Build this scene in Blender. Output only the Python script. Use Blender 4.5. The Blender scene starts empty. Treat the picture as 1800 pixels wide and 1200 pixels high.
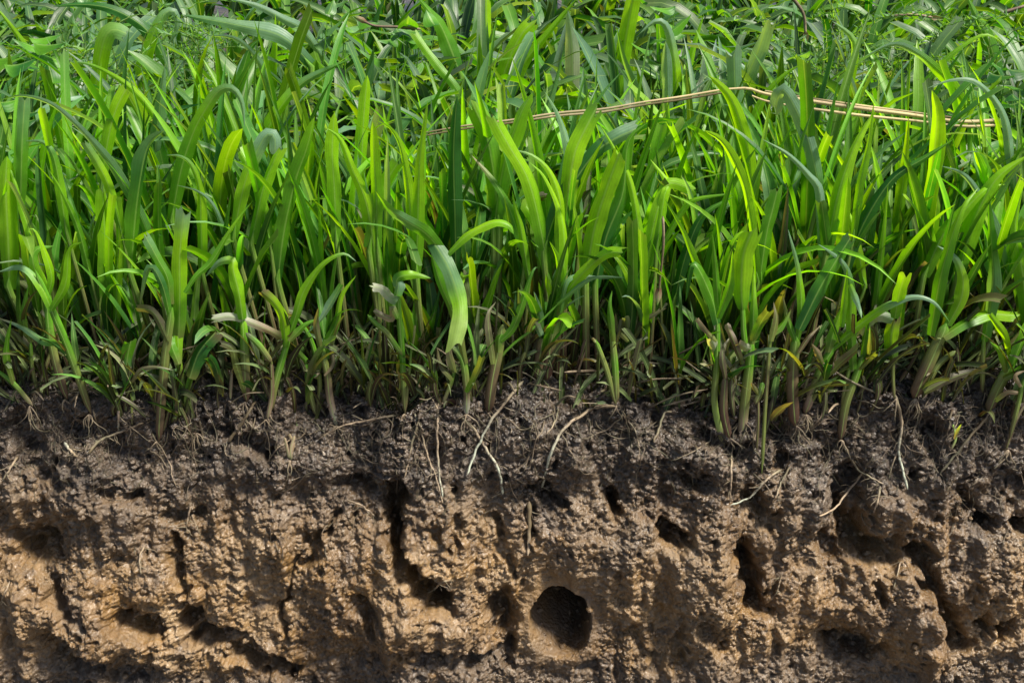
import bpy, math, random
import numpy as np
from mathutils import Vector
from mathutils.bvhtree import BVHTree

# ------------------------------------------------------------------ camera, sky, sun, exposure
scene = bpy.context.scene
COL = bpy.data.collections.new('grass_bank'); scene.collection.children.link(COL)
PITCH = math.radians(26.0); LENS = 41.0
CAM = np.array((0.0, -1.327, 0.72))
cam = bpy.data.cameras.new('camera'); cam_o = bpy.data.objects.new('camera', cam); COL.objects.link(cam_o)
cam_o.location = CAM; cam_o.rotation_euler = (math.pi/2 - PITCH, 0, 0)
cam.lens = LENS; cam.sensor_width = 36; cam.clip_start = 0.02; cam.clip_end = 500
scene.camera = cam_o

SUN_EL, SUN_AZ = math.radians(60), math.radians(108)     # azimuth clockwise from +Y, the side the sun stands on
world = bpy.data.worlds.new('World'); scene.world = world; world.use_nodes = True
wn = world.node_tree; wn.nodes.clear()
sky = wn.nodes.new('ShaderNodeTexSky'); sky.sky_type = 'NISHITA'; sky.sun_disc = False
sky.sun_elevation = SUN_EL; sky.sun_rotation = SUN_AZ; sky.air_density = 1.0; sky.dust_density = 2.0
bg = wn.nodes.new('ShaderNodeBackground'); bg.inputs[1].default_value = 0.068
wo = wn.nodes.new('ShaderNodeOutputWorld')
wn.links.new(sky.outputs[0], bg.inputs[0]); wn.links.new(bg.outputs[0], wo.inputs[0])
sd = bpy.data.lights.new('sun', 'SUN'); sd.energy = 5.0; sd.angle = math.radians(10); sd.color = (1.0, 0.93, 0.82)
so = bpy.data.objects.new('sun', sd); COL.objects.link(so)
dsun = Vector((math.sin(SUN_AZ)*math.cos(SUN_EL), math.cos(SUN_AZ)*math.cos(SUN_EL), math.sin(SUN_EL)))
so.rotation_euler = dsun.to_track_quat('Z', 'Y').to_euler(); so.location = dsun*6
scene.view_settings.view_transform = 'Standard'; scene.view_settings.look = 'None'
scene.view_settings.exposure = 1.0; scene.view_settings.gamma = 1.0
scene.render.engine = 'CYCLES'
scene.cycles.max_bounces = 10; scene.cycles.transmission_bounces = 8; scene.cycles.diffuse_bounces = 5

# ------------------------------------------------------------------ helpers
FPX = LENS/36*1800
FWD = np.array((0, math.cos(PITCH), -math.sin(PITCH))); UPV = np.array((0, math.sin(PITCH), math.cos(PITCH)))
def ray(px, py):
    d = FWD + np.array((1., 0, 0))*(px-900)/FPX + UPV*(600-py)/FPX
    return d
def at(px, py, Y):
    d = ray(px, py); return CAM + d*((Y-CAM[1])/d[1])
def at_z(px, py, z):
    d = ray(px, py); return CAM + d*((z-CAM[2])/d[2])
def mpp(Y):                                   # metres that one photo pixel covers at depth Y
    return (Y-CAM[1])/math.cos(PITCH)/FPX
rng = random.Random(11)
npr = np.random.RandomState(5)

PERM = npr.permutation(256); PERM = np.concatenate([PERM, PERM, PERM])
GR = np.stack([np.cos(np.arange(256)*2.399), np.sin(np.arange(256)*2.399)], 1)
def noise2(x, y):
    x = np.asarray(x, float); y = np.asarray(y, float)
    xi = np.floor(x).astype(int); yi = np.floor(y).astype(int); xf = x-xi; yf = y-yi
    u = xf*xf*xf*(xf*(xf*6-15)+10); v = yf*yf*yf*(yf*(yf*6-15)+10)
    def g(ix, iy, fx, fy):
        h = PERM[(PERM[ix & 255] + iy) & 255]; return GR[h, 0]*fx + GR[h, 1]*fy
    a = g(xi, yi, xf, yf); b = g(xi+1, yi, xf-1, yf); c = g(xi, yi+1, xf, yf-1); d = g(xi+1, yi+1, xf-1, yf-1)
    return ((a*(1-u)+b*u)*(1-v) + (c*(1-u)+d*u)*v)*1.5
def fbm(x, y, o=4, ridge=False):
    s = 0; a = 1; t = 0
    for i in range(o):
        n = noise2(x*2**i + 17.3*i, y*2**i - 9.1*i)
        if ridge: n = 1-2*np.abs(n)
        s = s + a*n; t += a; a *= 0.5
    return s/t
def worley(x, y):                             # F1 and F2-F1 on a jittered grid
    xi = np.floor(x).astype(int); yi = np.floor(y).astype(int)
    f1 = np.full(x.shape, 9.0); f2 = np.full(x.shape, 9.0)
    for dx in (-1, 0, 1):
        for dy in (-1, 0, 1):
            h = PERM[(PERM[(xi+dx) & 255] + yi+dy) & 255]; h2 = PERM[h+37]
            d = np.hypot(xi+dx+h/255.-x, yi+dy+h2/255.-y)
            m = d < f1; f2 = np.where(m, f1, np.minimum(f2, d)); f1 = np.where(m, d, f1)
    return f1, f2-f1

class Acc:                                    # collects strips and tubes, builds ONE mesh object
    def __init__(s): s.v = []; s.f = []; s.c = []; s.l = []; s.n = 0
    def grid(s, P, C, L, closed=False):       # P (n, m, 3)
        n, m = P.shape[:2]
        s.v.append(P.reshape(-1, 3)); s.c.append(C.reshape(-1, 3)); s.l.append(L.reshape(-1, 3))
        i = np.arange(n-1)[:, None]*m; mm = m if closed else m-1
        j = np.arange(mm)[None, :]; j2 = (j+1) % m
        s.f.append((s.n + np.stack([i+j, i+j2, i+m+j2, i+m+j], -1)).reshape(-1, 4)); s.n += n*m
    def build(s, name, mat, parent=None, loc=None):
        me = bpy.data.meshes.new(name); V = np.concatenate(s.v); F = np.concatenate(s.f)
        if loc is not None: V = V - np.array(loc)
        me.vertices.add(len(V)); me.vertices.foreach_set('co', V.astype(np.float32).ravel())
        me.loops.add(F.size); me.loops.foreach_set('vertex_index', F.astype(np.int32).ravel())
        me.polygons.add(len(F)); me.polygons.foreach_set('loop_start', (np.arange(len(F))*4).astype(np.int32))
        me.polygons.foreach_set('use_smooth', np.ones(len(F), bool))
        me.update(calc_edges=True)
        a = me.attributes.new('Col', 'FLOAT_COLOR', 'POINT'); C = np.concatenate(s.c)
        a.data.foreach_set('color', np.concatenate([C, np.ones((len(C), 1))], 1).astype(np.float32).ravel())
        a = me.attributes.new('luv', 'FLOAT_VECTOR', 'POINT'); a.data.foreach_set('vector', np.concatenate(s.l).astype(np.float32).ravel())
        me.materials.append(mat); o = bpy.data.objects.new(name, me); COL.objects.link(o)
        if parent: o.parent = parent
        return o
def tag(o, label=None, cat=None, group=None, kind=None):
    for k, v in (('label', label), ('category', cat), ('group', group), ('kind', kind)):
        if v: o[k] = v
    return o

def spline(P, n, C=None):                     # Catmull-Rom through P, evenly resampled
    P = np.asarray(P, float)
    if len(P) == 2: P = np.array([P[0], (P[0]+P[1])/2, P[1]])
    Q = np.vstack([2*P[0]-P[1], P, 2*P[-1]-P[-2]]); out = []
    for i in range(1, len(Q)-2):
        t = np.linspace(0, 1, 12, endpoint=False)[:, None]; a, b, c, d = Q[i-1:i+3]
        out.append(0.5*((2*b)+(-a+c)*t+(2*a-5*b+4*c-d)*t*t+(-a+3*b-3*c+d)*t**3))
    out.append(Q[-2:-1]); out = np.vstack(out)
    L = np.concatenate([[0], np.cumsum(np.linalg.norm(np.diff(out, axis=0), axis=1))])
    tt = np.linspace(0, L[-1], n)
    return np.stack([np.interp(tt, L, out[:, k]) for k in range(out.shape[1])], 1)
def unit(a): return a/np.maximum(np.linalg.norm(a, axis=-1, keepdims=True), 1e-9)

PAL = dict(y=(.200, .44, .008), Y=(.275, .52, .008), g=(.090, .262, .010), d=(.026, .125, .016), b=(.19, .33, .215), c=(.13, .27, .11),  # b paints sky sheen on bent leaves as well as pale undersides
           w=(.42, .45, .34), t=(.34, .26, .17), o=(.16, .20, .045), k=(.12, .090, .045), n=(.10, .055, .035), l=(.27, .42, .09), s=(.155, .145, .085))  # s is withered grey brown, lowered to carry shade at plant bases
def cols(spec, n):
    K = np.array([PAL[ch] for ch in spec]); t = np.linspace(0, len(K)-1, n)
    return np.stack([np.interp(t, np.arange(len(K)), K[:, i]) for i in range(3)], 1)

def blade(acc, P, W, C, Sdir, tip='p', across=5, fold=0.16, wave=0.0, base=0.5, r=None):
    """P (n,3) centre line, W full width, C (n,3), Sdir (n,3) across direction."""
    r = r or rng; n = len(P); t = np.linspace(0, 1, n)
    T = unit(np.gradient(P, axis=0)); S = unit(Sdir - T*np.sum(Sdir*T, 1, keepdims=True)); N = np.cross(T, S)
    rise = base + (1-base)*np.clip(t/0.35, 0, 1)**0.8
    if tip == 'p': w = rise*np.clip((1-t)/0.62, 0, 1)**0.75
    elif tip == 'r': w = rise*np.sqrt(np.clip((1-t)/0.22, 0, 1))
    else: w = rise*(1-0.12*t)
    w = w*(1+0.07*np.sin(t*r.uniform(9, 20)+r.uniform(0, 6)))*W
    s = np.linspace(-1, 1, across)[None, :]; ph = r.uniform(0, 6); k = r.uniform(14, 26)
    off = fold*np.abs(s)*w[:, None] + wave*w[:, None]*np.abs(s)**2*(np.sin(k*t+ph)[:, None]*np.where(s < 0, 1, .6)+.5*np.sin(k*1.7*t+ph*2)[:, None]*np.sign(s))*np.minimum(1, t*3)[:, None]
    G = P[:, None] + S[:, None]*(s[..., None]*w[:, None, None]/2) + N[:, None]*off[..., None]
    if tip == 'c':                            # cut or torn end
        jag = np.array([r.uniform(-.3, .35) for _ in range(across)])*W + np.linspace(-1, 1, across)*W*r.uniform(-.35, .35)
        G[-1] += T[-1]*jag[:, None]
    L = np.zeros((n, across, 3)); L[..., 0] = s; L[..., 1] = t[:, None]; L[..., 2] = r.random()
    Cc = np.repeat(C[:, None], across, 1).copy()
    if tip == 'c':
        Cc[-1] = Cc[-1]*.75 + np.array(PAL['s'])*.25
    acc.grid(G, Cc, L)
def tube(acc, P, R, C, sides=7, flat=1.0, Sdir=None, cap=True):
    n = len(P); T = unit(np.gradient(P, axis=0))
    ref = np.array(Sdir if Sdir is not None else (0.9, 0.1, 0.3)); S = unit(np.cross(np.cross(T, ref), T)+1e-6); N = np.cross(T, S)
    a = np.linspace(0, 2*math.pi, sides, endpoint=False); R = np.broadcast_to(R, (n,)).copy()
    if cap: R[0] *= .25; R[-1] *= .2
    G = P[:, None] + (S[:, None]*np.cos(a)[None, :, None] + N[:, None]*np.sin(a)[None, :, None]*flat)*R[:, None, None]
    L = np.zeros((n, sides, 3)); L[..., 0] = np.cos(a); L[..., 1] = np.linspace(0, 1, n)[:, None]; L[..., 2] = rng.random()
    acc.grid(G, np.repeat(C[:, None], sides, 1), L, closed=True)

# ------------------------------------------------------------------ materials
def new_mat(name):
    m = bpy.data.materials.new(name); m.use_nodes = True; nt = m.node_tree; nt.nodes.clear(); return m, nt
class NT:
    def __init__(s, nt): s.nt = nt
    def n(s, typ, **kw):
        nd = s.nt.nodes.new(typ)
        for k, v in kw.items(): setattr(nd, k, v)
        return nd
    def L(s, a, b): s.nt.links.new(a, b)
    def math(s, op, a, b=None, c=None, clamp=False):
        nd = s.n('ShaderNodeMath', operation=op, use_clamp=clamp)
        for i, v in enumerate((a, b, c)):
            if v is None: continue
            if hasattr(v, 'is_linked'): s.L(v, nd.inputs[i])
            else: nd.inputs[i].default_value = v
        return nd.outputs[0]
    def mix(s, f, a, b, blend='MIX'):
        nd = s.n('ShaderNodeMix', data_type='RGBA', blend_type=blend)
        for i, v in ((0, f), (6, a), (7, b)):
            if hasattr(v, 'is_linked'): s.L(v, nd.inputs[i])
            elif i == 0: nd.inputs[0].default_value = v
            else: nd.inputs[i].default_value = (*v, 1)
        return nd.outputs[2]
    def noise(s, vec, scale, detail=4, rough=.55, dist=0.0):
        nd = s.n('ShaderNodeTexNoise'); s.L(vec, nd.inputs['Vector']); nd.inputs['Scale'].default_value = scale
        nd.inputs['Detail'].default_value = detail; nd.inputs['Roughness'].default_value = rough; nd.inputs['Distortion'].default_value = dist
        return nd.outputs['Fac']
    def ramp(s, f, stops):
        nd = s.n('ShaderNodeValToRGB'); s.L(f, nd.inputs[0]); e = nd.color_ramp.elements
        while len(e) < len(stops): e.new(0.5)
        for el, (p, c) in zip(e, stops): el.position = p; el.color = (*c, 1) if len(c) == 3 else c
        return nd.outputs[0]

def leaf_material(name, trans=0.5, rough=0.40, veins=1.0, sheen=1.0):
    m, nt = new_mat(name); k = NT(nt)
    col = k.n('ShaderNodeAttribute', attribute_name='Col').outputs['Color']
    luv = k.n('ShaderNodeAttribute', attribute_name='luv').outputs['Vector']
    sep = k.n('ShaderNodeSeparateXYZ'); k.L(luv, sep.inputs[0]); u, v, rnd = sep.outputs
    tc = k.n('ShaderNodeTexCoord').outputs['Object']
    # fine parallel veins run the length of the leaf
    wob = k.math('MULTIPLY_ADD', k.noise(luv, 3.0, 2), .25, u)
    vein = k.math('SINE', k.math('MULTIPLY', wob, 21.0))
    vein2 = k.math('SINE', k.math('MULTIPLY', wob, 47.0))
    mid = k.math('SUBTRACT', 1.0, k.math('MULTIPLY', k.math('ABSOLUTE', u), 6.5), clamp=True)
    mot = k.noise(tc, 55, 5, .65); spot = k.noise(tc, 260, 3, .6); big = k.noise(tc, 11, 3)
    f = k.math('MULTIPLY_ADD', vein, .045*veins, 1.0)
    f = k.math('MULTIPLY_ADD', vein2, .022*veins, f)
    f = k.math('ADD', f, k.math('MULTIPLY_ADD', mot, .55, -.28))
    f = k.math('ADD', f, k.math('MULTIPLY_ADD', big, .5, -.25))
    g = k.n('ShaderNodeCombineColor'); [k.L(f, g.inputs[i]) for i in range(3)]
    base = k.mix(1.0, col, g.outputs[0], 'MULTIPLY')
    base = k.mix(k.math('MULTIPLY', mid, .55*veins), base, (.30, .46, .12))
    # brown specks and worn patches
    sp = k.math('MULTIPLY', k.math('SUBTRACT', spot, .66, clamp=True), 9.0, clamp=True)
    base = k.mix(k.math('MULTIPLY', sp, .55), base, (.12, .08, .03))
    geo = k.n('ShaderNodeNewGeometry')
    under = k.mix(.22, base, (.16, .30, .12))
    base2 = k.mix(k.math('MULTIPLY', geo.outputs['Backfacing'], .8), base, under)
    p = k.n('ShaderNodeBsdfPrincipled'); k.L(base2, p.inputs['Base Color'])
    k.L(k.math('MULTIPLY_ADD', mot, .3, rough-.12), p.inputs['Roughness']); p.inputs['Specular IOR Level'].default_value = .5*sheen
    tr = k.n('ShaderNodeBsdfTranslucent'); k.L(k.mix(1.0, base, (1.95, 1.75, .28), 'MULTIPLY'), tr.inputs[0])
    bp = k.n('ShaderNodeBump'); bp.inputs['Strength'].default_value = .3; bp.inputs['Distance'].default_value = .0005
    k.L(k.math('ADD', k.math('MULTIPLY', vein, .25*veins), k.math('MULTIPLY', mot, 2.5)), bp.inputs['Height'])
    k.L(bp.outputs[0], p.inputs['Normal'])
    mx = k.n('ShaderNodeMixShader'); mx.inputs[0].default_value = trans
    k.L(p.outputs[0], mx.inputs[1]); k.L(tr.outputs[0], mx.inputs[2])
    k.L(mx.outputs[0], k.n('ShaderNodeOutputMaterial').inputs[0]); return m
M_LEAF = leaf_material('grass_leaf')
M_STEM = leaf_material('grass_stem', trans=.15, rough=.45, veins=1.4)
M_DRY = leaf_material('dry_leaf', trans=.2, rough=.7, veins=1.3, sheen=.5)
def root_material():
    m, nt = new_mat('root_bark'); k = NT(nt)
    col = k.n('ShaderNodeAttribute', attribute_name='Col').outputs['Color']; tc = k.n('ShaderNodeTexCoord').outputs['Object']
    nz = k.noise(tc, 170, 5, .7); c = k.mix(k.ramp(nz, [(.45, (0, 0, 0)), (.68, (1, 1, 1))]), col, (.075, .052, .036))
    p = k.n('ShaderNodeBsdfPrincipled'); k.L(c, p.inputs['Base Color']); p.inputs['Roughness'].default_value = .65
    bp = k.n('ShaderNodeBump'); bp.inputs['Strength'].default_value = .6; bp.inputs['Distance'].default_value = .001; k.L(nz, bp.inputs['Height']); k.L(bp.outputs[0], p.inputs['Normal'])
    k.L(p.outputs[0], k.n('ShaderNodeOutputMaterial').inputs[0]); return m
M_ROOT = root_material()
def soil_material():
    m, nt = new_mat('wet_soil'); k = NT(nt)
    tc = k.n('ShaderNodeTexCoord').outputs['Object']; sep = k.n('ShaderNodeSeparateXYZ'); k.L(tc, sep.inputs[0]); z = sep.outputs[2]
    msk = k.n('ShaderNodeAttribute', attribute_name='Col').outputs['Color']; ms = k.n('ShaderNodeSeparateColor'); k.L(msk, ms.inputs[0])
    sub, clod, wet = ms.outputs                       # r: subsoil share, g: clod relief, b: wetness
    n1 = k.noise(tc, 6, 5, .6, .6); n2 = k.noise(tc, 26, 6, .65, .4); n3 = k.noise(tc, 120, 5, .7); n4 = k.noise(tc, 14, 5, .7, 1.0)
    top = k.mix(k.ramp(n2, [(.35, (0, 0, 0)), (.65, (1, 1, 1))]), (.040, .028, .018), (.130, .093, .061))
    ochre = k.mix(k.ramp(n1, [(.38, (0, 0, 0)), (.62, (1, 1, 1))]), (.140, .080, .030), (.30, .200, .100))
    ochre = k.mix(k.ramp(n4, [(.46, (0, 0, 0)), (.66, (1, 1, 1))]), ochre, (.215, .118, .034))
    ochre = k.mix(k.ramp(n2, [(.52, (0, 0, 0)), (.70, (.75, .75, .75))]), ochre, (.080, .054, .034))
    humus_shade = k.mix(k.ramp(n2, [(.4, (0, 0, 0)), (.7, (1, 1, 1))]), (.014, .010, .008), (.055, .040, .029))  # humus layer, darkened further to paint the shade under the grass
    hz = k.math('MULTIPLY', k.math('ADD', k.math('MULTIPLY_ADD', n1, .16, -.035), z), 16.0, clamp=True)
    top = k.mix(hz, top, humus_shade)
    c = k.mix(sub, top, ochre)
    c = k.mix(k.math('MULTIPLY', k.math('SUBTRACT', n3, .5), 1.6, clamp=True), c, (.022, .016, .013))
    c = k.mix(k.math('MULTIPLY', k.math('SUBTRACT', k.noise(tc, 75, 4, .7), .58), 3.2, clamp=True), c, (.50, .40, .29))
    p = k.n('ShaderNodeBsdfPrincipled'); k.L(c, p.inputs['Base Color'])
    k.L(k.math('MULTIPLY_ADD', n3, .55, k.math('MULTIPLY_ADD', wet, -.30, .18)), p.inputs['Roughness']); p.inputs['Specular IOR Level'].default_value = .7; p.inputs['Coat Weight'].default_value = .2; p.inputs['Coat Roughness'].default_value = .3
    v = k.n('ShaderNodeTexVoronoi', feature='F1'); k.L(tc, v.inputs['Vector']); v.inputs['Scale'].default_value = 210; v.inputs['Randomness'].default_value = 1
    vw = k.n('ShaderNodeMapping'); k.L(tc, vw.inputs[0]); vw.inputs['Scale'].default_value = (1, 1, .35)
    h = k.math('ADD', k.math('MULTIPLY', k.noise(tc, 300, 5, .75), .55), k.math('MULTIPLY', k.noise(vw.outputs[0], 95, 6, .7, .8), 1.0))
    h = k.math('SUBTRACT', h, k.math('MULTIPLY', v.outputs['Distance'], .45))
    bp = k.n('ShaderNodeBump'); bp.inputs['Strength'].default_value = 1.0; bp.inputs['Distance'].default_value = .0036; k.L(h, bp.inputs['Height']); k.L(bp.outputs[0], p.inputs['Normal'])
    k.L(p.outputs[0], k.n('ShaderNodeOutputMaterial').inputs[0]); return m
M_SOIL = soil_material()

# ------------------------------------------------------------------ the soil bank: one sheet, ground below, cut face, ground on top
SLOPE = 0.26                                  # the face leans back: y = SLOPE * z
def face_xz(px, py):                          # photo pixel -> x, z on the leaning face
    d = ray(px, py); t = (SLOPE*CAM[2]-CAM[1])/(d[1]-SLOPE*d[2]); p = CAM+d*t; return p[0], p[2]
def fpts(pts): return np.array([face_xz(*p) for p in pts])
MP = 0.00078
HOLLOWS = [  # polyline in photo pixels, radius px, depth m, edge softness
    ([(700, 850), (695, 905), (697, 955), (735, 1005), (785, 1050)], 19, .050, .4),
    ([(880, 1062), (884, 1100), (888, 1150)], 20, .034, .6), ([(40, 962), (75, 968)], 28, .042, .5), ([(72, 985), (110, 1045), (150, 1090)], 15, .030, .6),
    ([(225, 1080), (275, 1102)], 20, .036, .5), ([(330, 1075), (342, 1125), (405, 1132), (460, 1165), (500, 1185)], 18, .038, .6),
    ([(312, 940), (318, 1010), (333, 1080)], 9, .018, .6), ([(556, 945), (546, 985)], 12, .022, .5), ([(594, 900), (540, 960), (505, 1020), (497, 1070), (512, 1112), (530, 1130)], 5, .013, .6),
    ([(1072, 876), (1080, 895)], 15, .036, .4), ([(935, 868), (985, 888)], 11, .02, .5), ([(868, 912), (885, 960), (903, 1010)], 9, .016, .6),
    ([(925, 900), (932, 960)], 7, .012, .6), ([(1168, 935), (1195, 938)], 15, .032, .4), ([(1325, 865), (1345, 915)], 16, .028, .5),
    ([(1300, 955), (1318, 1005), (1332, 1060)], 17, .040, .5), ([(1495, 850), (1500, 905), (1515, 960), (1570, 978)], 24, .040, .6),
    ([(1615, 975), (1650, 1045), (1675, 1100), (1690, 1150)], 17, .045, .5), ([(1725, 918), (1752, 922)], 13, .03, .4), ([(1790, 925), (1805, 935)], 13, .03, .4),
    ([(1768, 1108), (1766, 1118)], 14, .034, .4), ([(1728, 1108), (1738, 1120)], 12, .024, .4), ([(1690, 850), (1697, 900)], 12, .024, .5),
    ([(1488, 1140), (1535, 1155)], 24, .040, .5), ([(195, 862), (235, 868)], 12, .024, .5), ([(615, 848), (665, 862)], 14, .022, .6),
    ([(300, 900), (345, 905)], 11, .018, .6), ([(640, 1050), (665, 1095)], 15, .022, .7), ([(760, 920), (800, 905), (805, 950)], 11, .018, .7),
    ([(1120, 1120), (1150, 1165)], 14, .02, .7), ([(1205, 1080), (1190, 1150)], 14, .018, .7), ([(1240, 1090), (1260, 1120)], 16, .02, .7),
    ([(90, 1130), (170, 1160), (240, 1175)], 18, .022, .8), ([(60, 830), (110, 850)], 14, .02, .7), ([(1190, 820), (1230, 850)], 14, .02, .7),
    ([(1440, 960), (1475, 985)], 11, .018, .6), ([(1535, 1035), (1545, 1055)], 9, .016, .5), ([(690, 1120), (780, 1150), (860, 1160)], 14, .016, .8),
    ([(380, 760), (470, 790)], 13, .02, .8), ([(1230, 760), (1300, 790)], 16, .024, .8), ([(980, 1150), (1040, 1175)], 10, .01, .8),
    ([(1170, 690), (1250, 705)], 42, .034, .8), ([(610, 690), (690, 700)], 36, .026, .8), ([(1000, 700), (1040, 690)], 26, .020, .8), ([(120, 740), (180, 760)], 26, .018, .8), ([(1350, 730), (1380, 800)], 20, .022, .8),
    ([(1440, 770), (1460, 800)], 18, .02, .8), ([(530, 720), (560, 730)], 22, .018, .8), ([(1640, 760), (1650, 800)], 18, .018, .8), ([(1780, 880), (1800, 840)], 14, .02, .8), ([(20, 760), (40, 790)], 22, .02, .8)]
BULGES = [  # centre px, radii px, height m
    (620, 1010, 115, 110, .034), (395, 1010, 60, 90, .020), (105, 1065, 85, 60, .030), (215, 1120, 80, 42, .026), (770, 945, 52, 80, .030), (1055, 975, 105, 72, .024),
    (735, 1095, 85, 48, .024), (1235, 1015, 62, 100, .030), (1560, 1075, 95, 95, .042), (1745, 1005, 58, 80, .030), (1570, 915, 48, 42, .036),
    (212, 905, 36, 62, .022), (475, 940, 42, 62, .016), (560, 825, 70, 40, .018), (430, 800, 60, 40, .016), (960, 795, 95, 50, .024), (1185, 790, 70, 50, .018), (1400, 1075, 70, 60, .02),
    (1420, 890, 70, 50, .02), (1690, 820, 60, 50, .018), (90, 860, 80, 50, .018), (260, 1030, 55, 45, .018), (420, 1150, 60, 30, .014), (860, 860, 60, 40, .014), (1630, 1150, 40, 25, .014)]

def nonuni(fine0, fine1, step, far0, far1, g=1.18):
    a = list(np.arange(fine0, fine1, step)); s = step; x = a[-1]
    while x < far1: s *= g; x += s; a.append(x)
    s = step; x = a[0]; b = []
    while x > far0: s *= g; x -= s; b.append(x)
    return np.array(b[::-1]+a)
def build_soil():
    xs = nonuni(-0.74, 0.74, .00145, -40, 40)
    # profile: (y, z, face weight), s is arc position
    prof = []; zb = -0.62
    for y in list(-0.16-np.cumsum(.004*1.25**np.arange(32)))[::-1]: prof.append((y, zb, 0.0))
    for z in np.arange(zb, -0.43, .006): prof.append((SLOPE*z, z, 1.0))
    for z in np.arange(-0.43, -0.03, .00135): prof.append((SLOPE*z, z, 1.0))
    R = .05; c = (SLOPE*-.03+R, -.05)
    for a in np.linspace(0, math.pi/2, 46): prof.append((c[0]-R*math.cos(a)*1.0, -.03 + .03*math.sin(a), 1.0 - .5*a/(math.pi/2)))
    y = prof[-1][0]; st = .002
    while y < 60:
        y += st; st *= 1.045 if y < .3 else 1.12; prof.append((y, 0.0, .5*max(0, 1-y/.4)))
    prof = np.array(prof); arc = np.concatenate([[0], np.cumsum(np.hypot(np.diff(prof[:, 0]), np.diff(prof[:, 1])))])
    i0 = np.argmax(prof[:, 1] > -1e-6); arc -= arc[i0]
    dy = np.gradient(prof[:, 0]); dz = np.gradient(prof[:, 1]); ln = np.hypot(dy, dz)
    ny, nz = -dz/ln, dy/ln                     # outward normal of the profile
    X, A = np.meshgrid(xs, arc); Y0 = np.repeat(prof[:, 0:1], len(xs), 1); Z0 = np.repeat(prof[:, 1:2], len(xs), 1)
    Wf = np.repeat(prof[:, 2:3], len(xs), 1); fine = (np.abs(X) < .9) & (A > -1.2) & (A < .8)
    # warped position, so that every traced hollow has a ragged edge
    wx = X + .013*fbm(X*18, A*18, 3) + .008*noise2(X*58, A*58) + .003*noise2(X*150, A*150); wz = Z0 + .013*fbm(X*18+40, A*18+7, 3) + .008*noise2(X*58+9, A*58) + .003*noise2(X*150+9, A*150)
    D = np.zeros_like(X)
    for (cx, cy, rx, ry, h) in BULGES:
        x, z = face_xz(cx, cy); q = ((wx-x)/(rx*MP))**2 + ((wz-z)/(ry*MP*.98))**2; D += h*np.exp(-np.maximum(q, 0)**1.6*.9)
    hol = np.zeros_like(X)
    for (pl, r, d, soft) in HOLLOWS:
        P = fpts(pl); best = np.full(X.shape, 9.0)
        for a, b in zip(P[:-1], P[1:]):
            ab = b-a; t = np.clip(((wx-a[0])*ab[0]+(wz-a[1])*ab[1])/max(ab@ab, 1e-9), 0, 1)
            best = np.minimum(best, np.hypot(wx-a[0]-ab[0]*t, wz-a[1]-ab[1]*t))
        q = best/(r*MP*.84); e = 1/(1+np.exp((q-1)/(.16+.22*soft)))*1.12; hol = np.maximum(hol, 1.32*d*e)
    D -= hol*np.clip(.85+.9*fbm(X*30+70, A*30, 3), .35, 1.3)
    # relief noise in several sizes
    lower = np.clip((-.10 - Z0)/.08, 0, 1)
    f1, e1 = worley(X*34+.5*noise2(X*50, A*50), A*30+.5*noise2(X*50+5, A*50)); f2, e2 = worley(X*85+.6*noise2(X*90, A*90), A*80); f3, e3 = worley(X*190+.7*noise2(X*200, A*200), A*165)
    amp = np.clip(.66+1.2*fbm(X*9+60, A*9, 3), .25, 1.35)
    rel = .011*fbm(X*7, A*7, 3) + .009*fbm(X*24, A*20, 4) + .0035*fbm(X*75+3, A*60, 3)
    rel += amp*((.0068-.0030*lower)*(.55-f1) + (.0038-.0026*lower)*(.5-f2) + (.0024-.0012*lower)*(.5-f3)) - .005*np.clip(.10-e1, 0, 1)*8*.35
    pits = np.clip(fbm(X*46+11, A*38, 3)-.34, 0, 1)*.045*(1.15-.6*lower); rel -= pits
    rel += .0020*lower*fbm(X*120+3*noise2(X*12, A*12), A*60+2*noise2(X*20, A*20), 3) - .0022*amp*np.clip(.14-e2, 0, 1)*7 + .0022*fbm(X*170, A*170, 3) - .0016*amp*np.clip(.12-e3, 0, 1)*7
    D += 1.45*rel*np.where(fine, 1, .0) + np.where(fine, 0, .02*fbm(X*.8, A*.8, 2))
    D *= np.clip(Wf*1.0 + .35, 0, 1)
    # the burrow: a steep tunnel going back and up
    hx, hz = face_xz(984, 1100); u = (wx*.2+X*.8-hx)/(55*MP); v = (wz*.2+Z0*.8-hz)/(66*MP); q = np.sqrt(u*u+v*v)
    near = np.exp(-np.maximum(q-1, 0)**2*6); D = D*(1-.8*near) + .004*near
    e = np.clip((1.0-q)/.16, 0, 1); ramp = np.clip(.50+.34*u+.46*v, .06, 1.2); D -= (e**.6)*.19*ramp
    # bottom left and bottom centre recede under the bulges
    # ragged lip of the bank
    lip = .022*noise2(X*5.5+3, X*0+2.2) + .014*noise2(X*17, X*0+5.1) + .008*noise2(X*45, X*0+1.1)
    Yp = Y0 + D*ny[:, None] + lip*Wf; Zp = Z0 + D*nz[:, None] + np.where(Wf > 0, .6*lip*np.clip((A+.10)/.10, 0, 1)*np.clip(1-A/.3, 0, 1), 0)
    Yp -= np.clip(np.clip(Z0+.03, -1, 0)*0, 0, 1)
    P = np.stack([X, Yp, Zp], -1)
    # colour masks: subsoil share, relief, wetness
    zz = Zp + .085*fbm(X*5, A*5, 4) + .03*fbm(X*22, A*22, 3)
    sub = np.clip((-.10 - zz)/.13, 0, 1)**.8
    deep = np.clip((-.345 - zz + .06*noise2(X*3.5+1, A*3))/.04, 0, 1); sub *= (1-.75*deep)
    sub = np.clip(sub - 0.5*np.clip(fbm(X*6+30, A*6, 3)-.15, 0, 1)*3, 0, 1)
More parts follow.
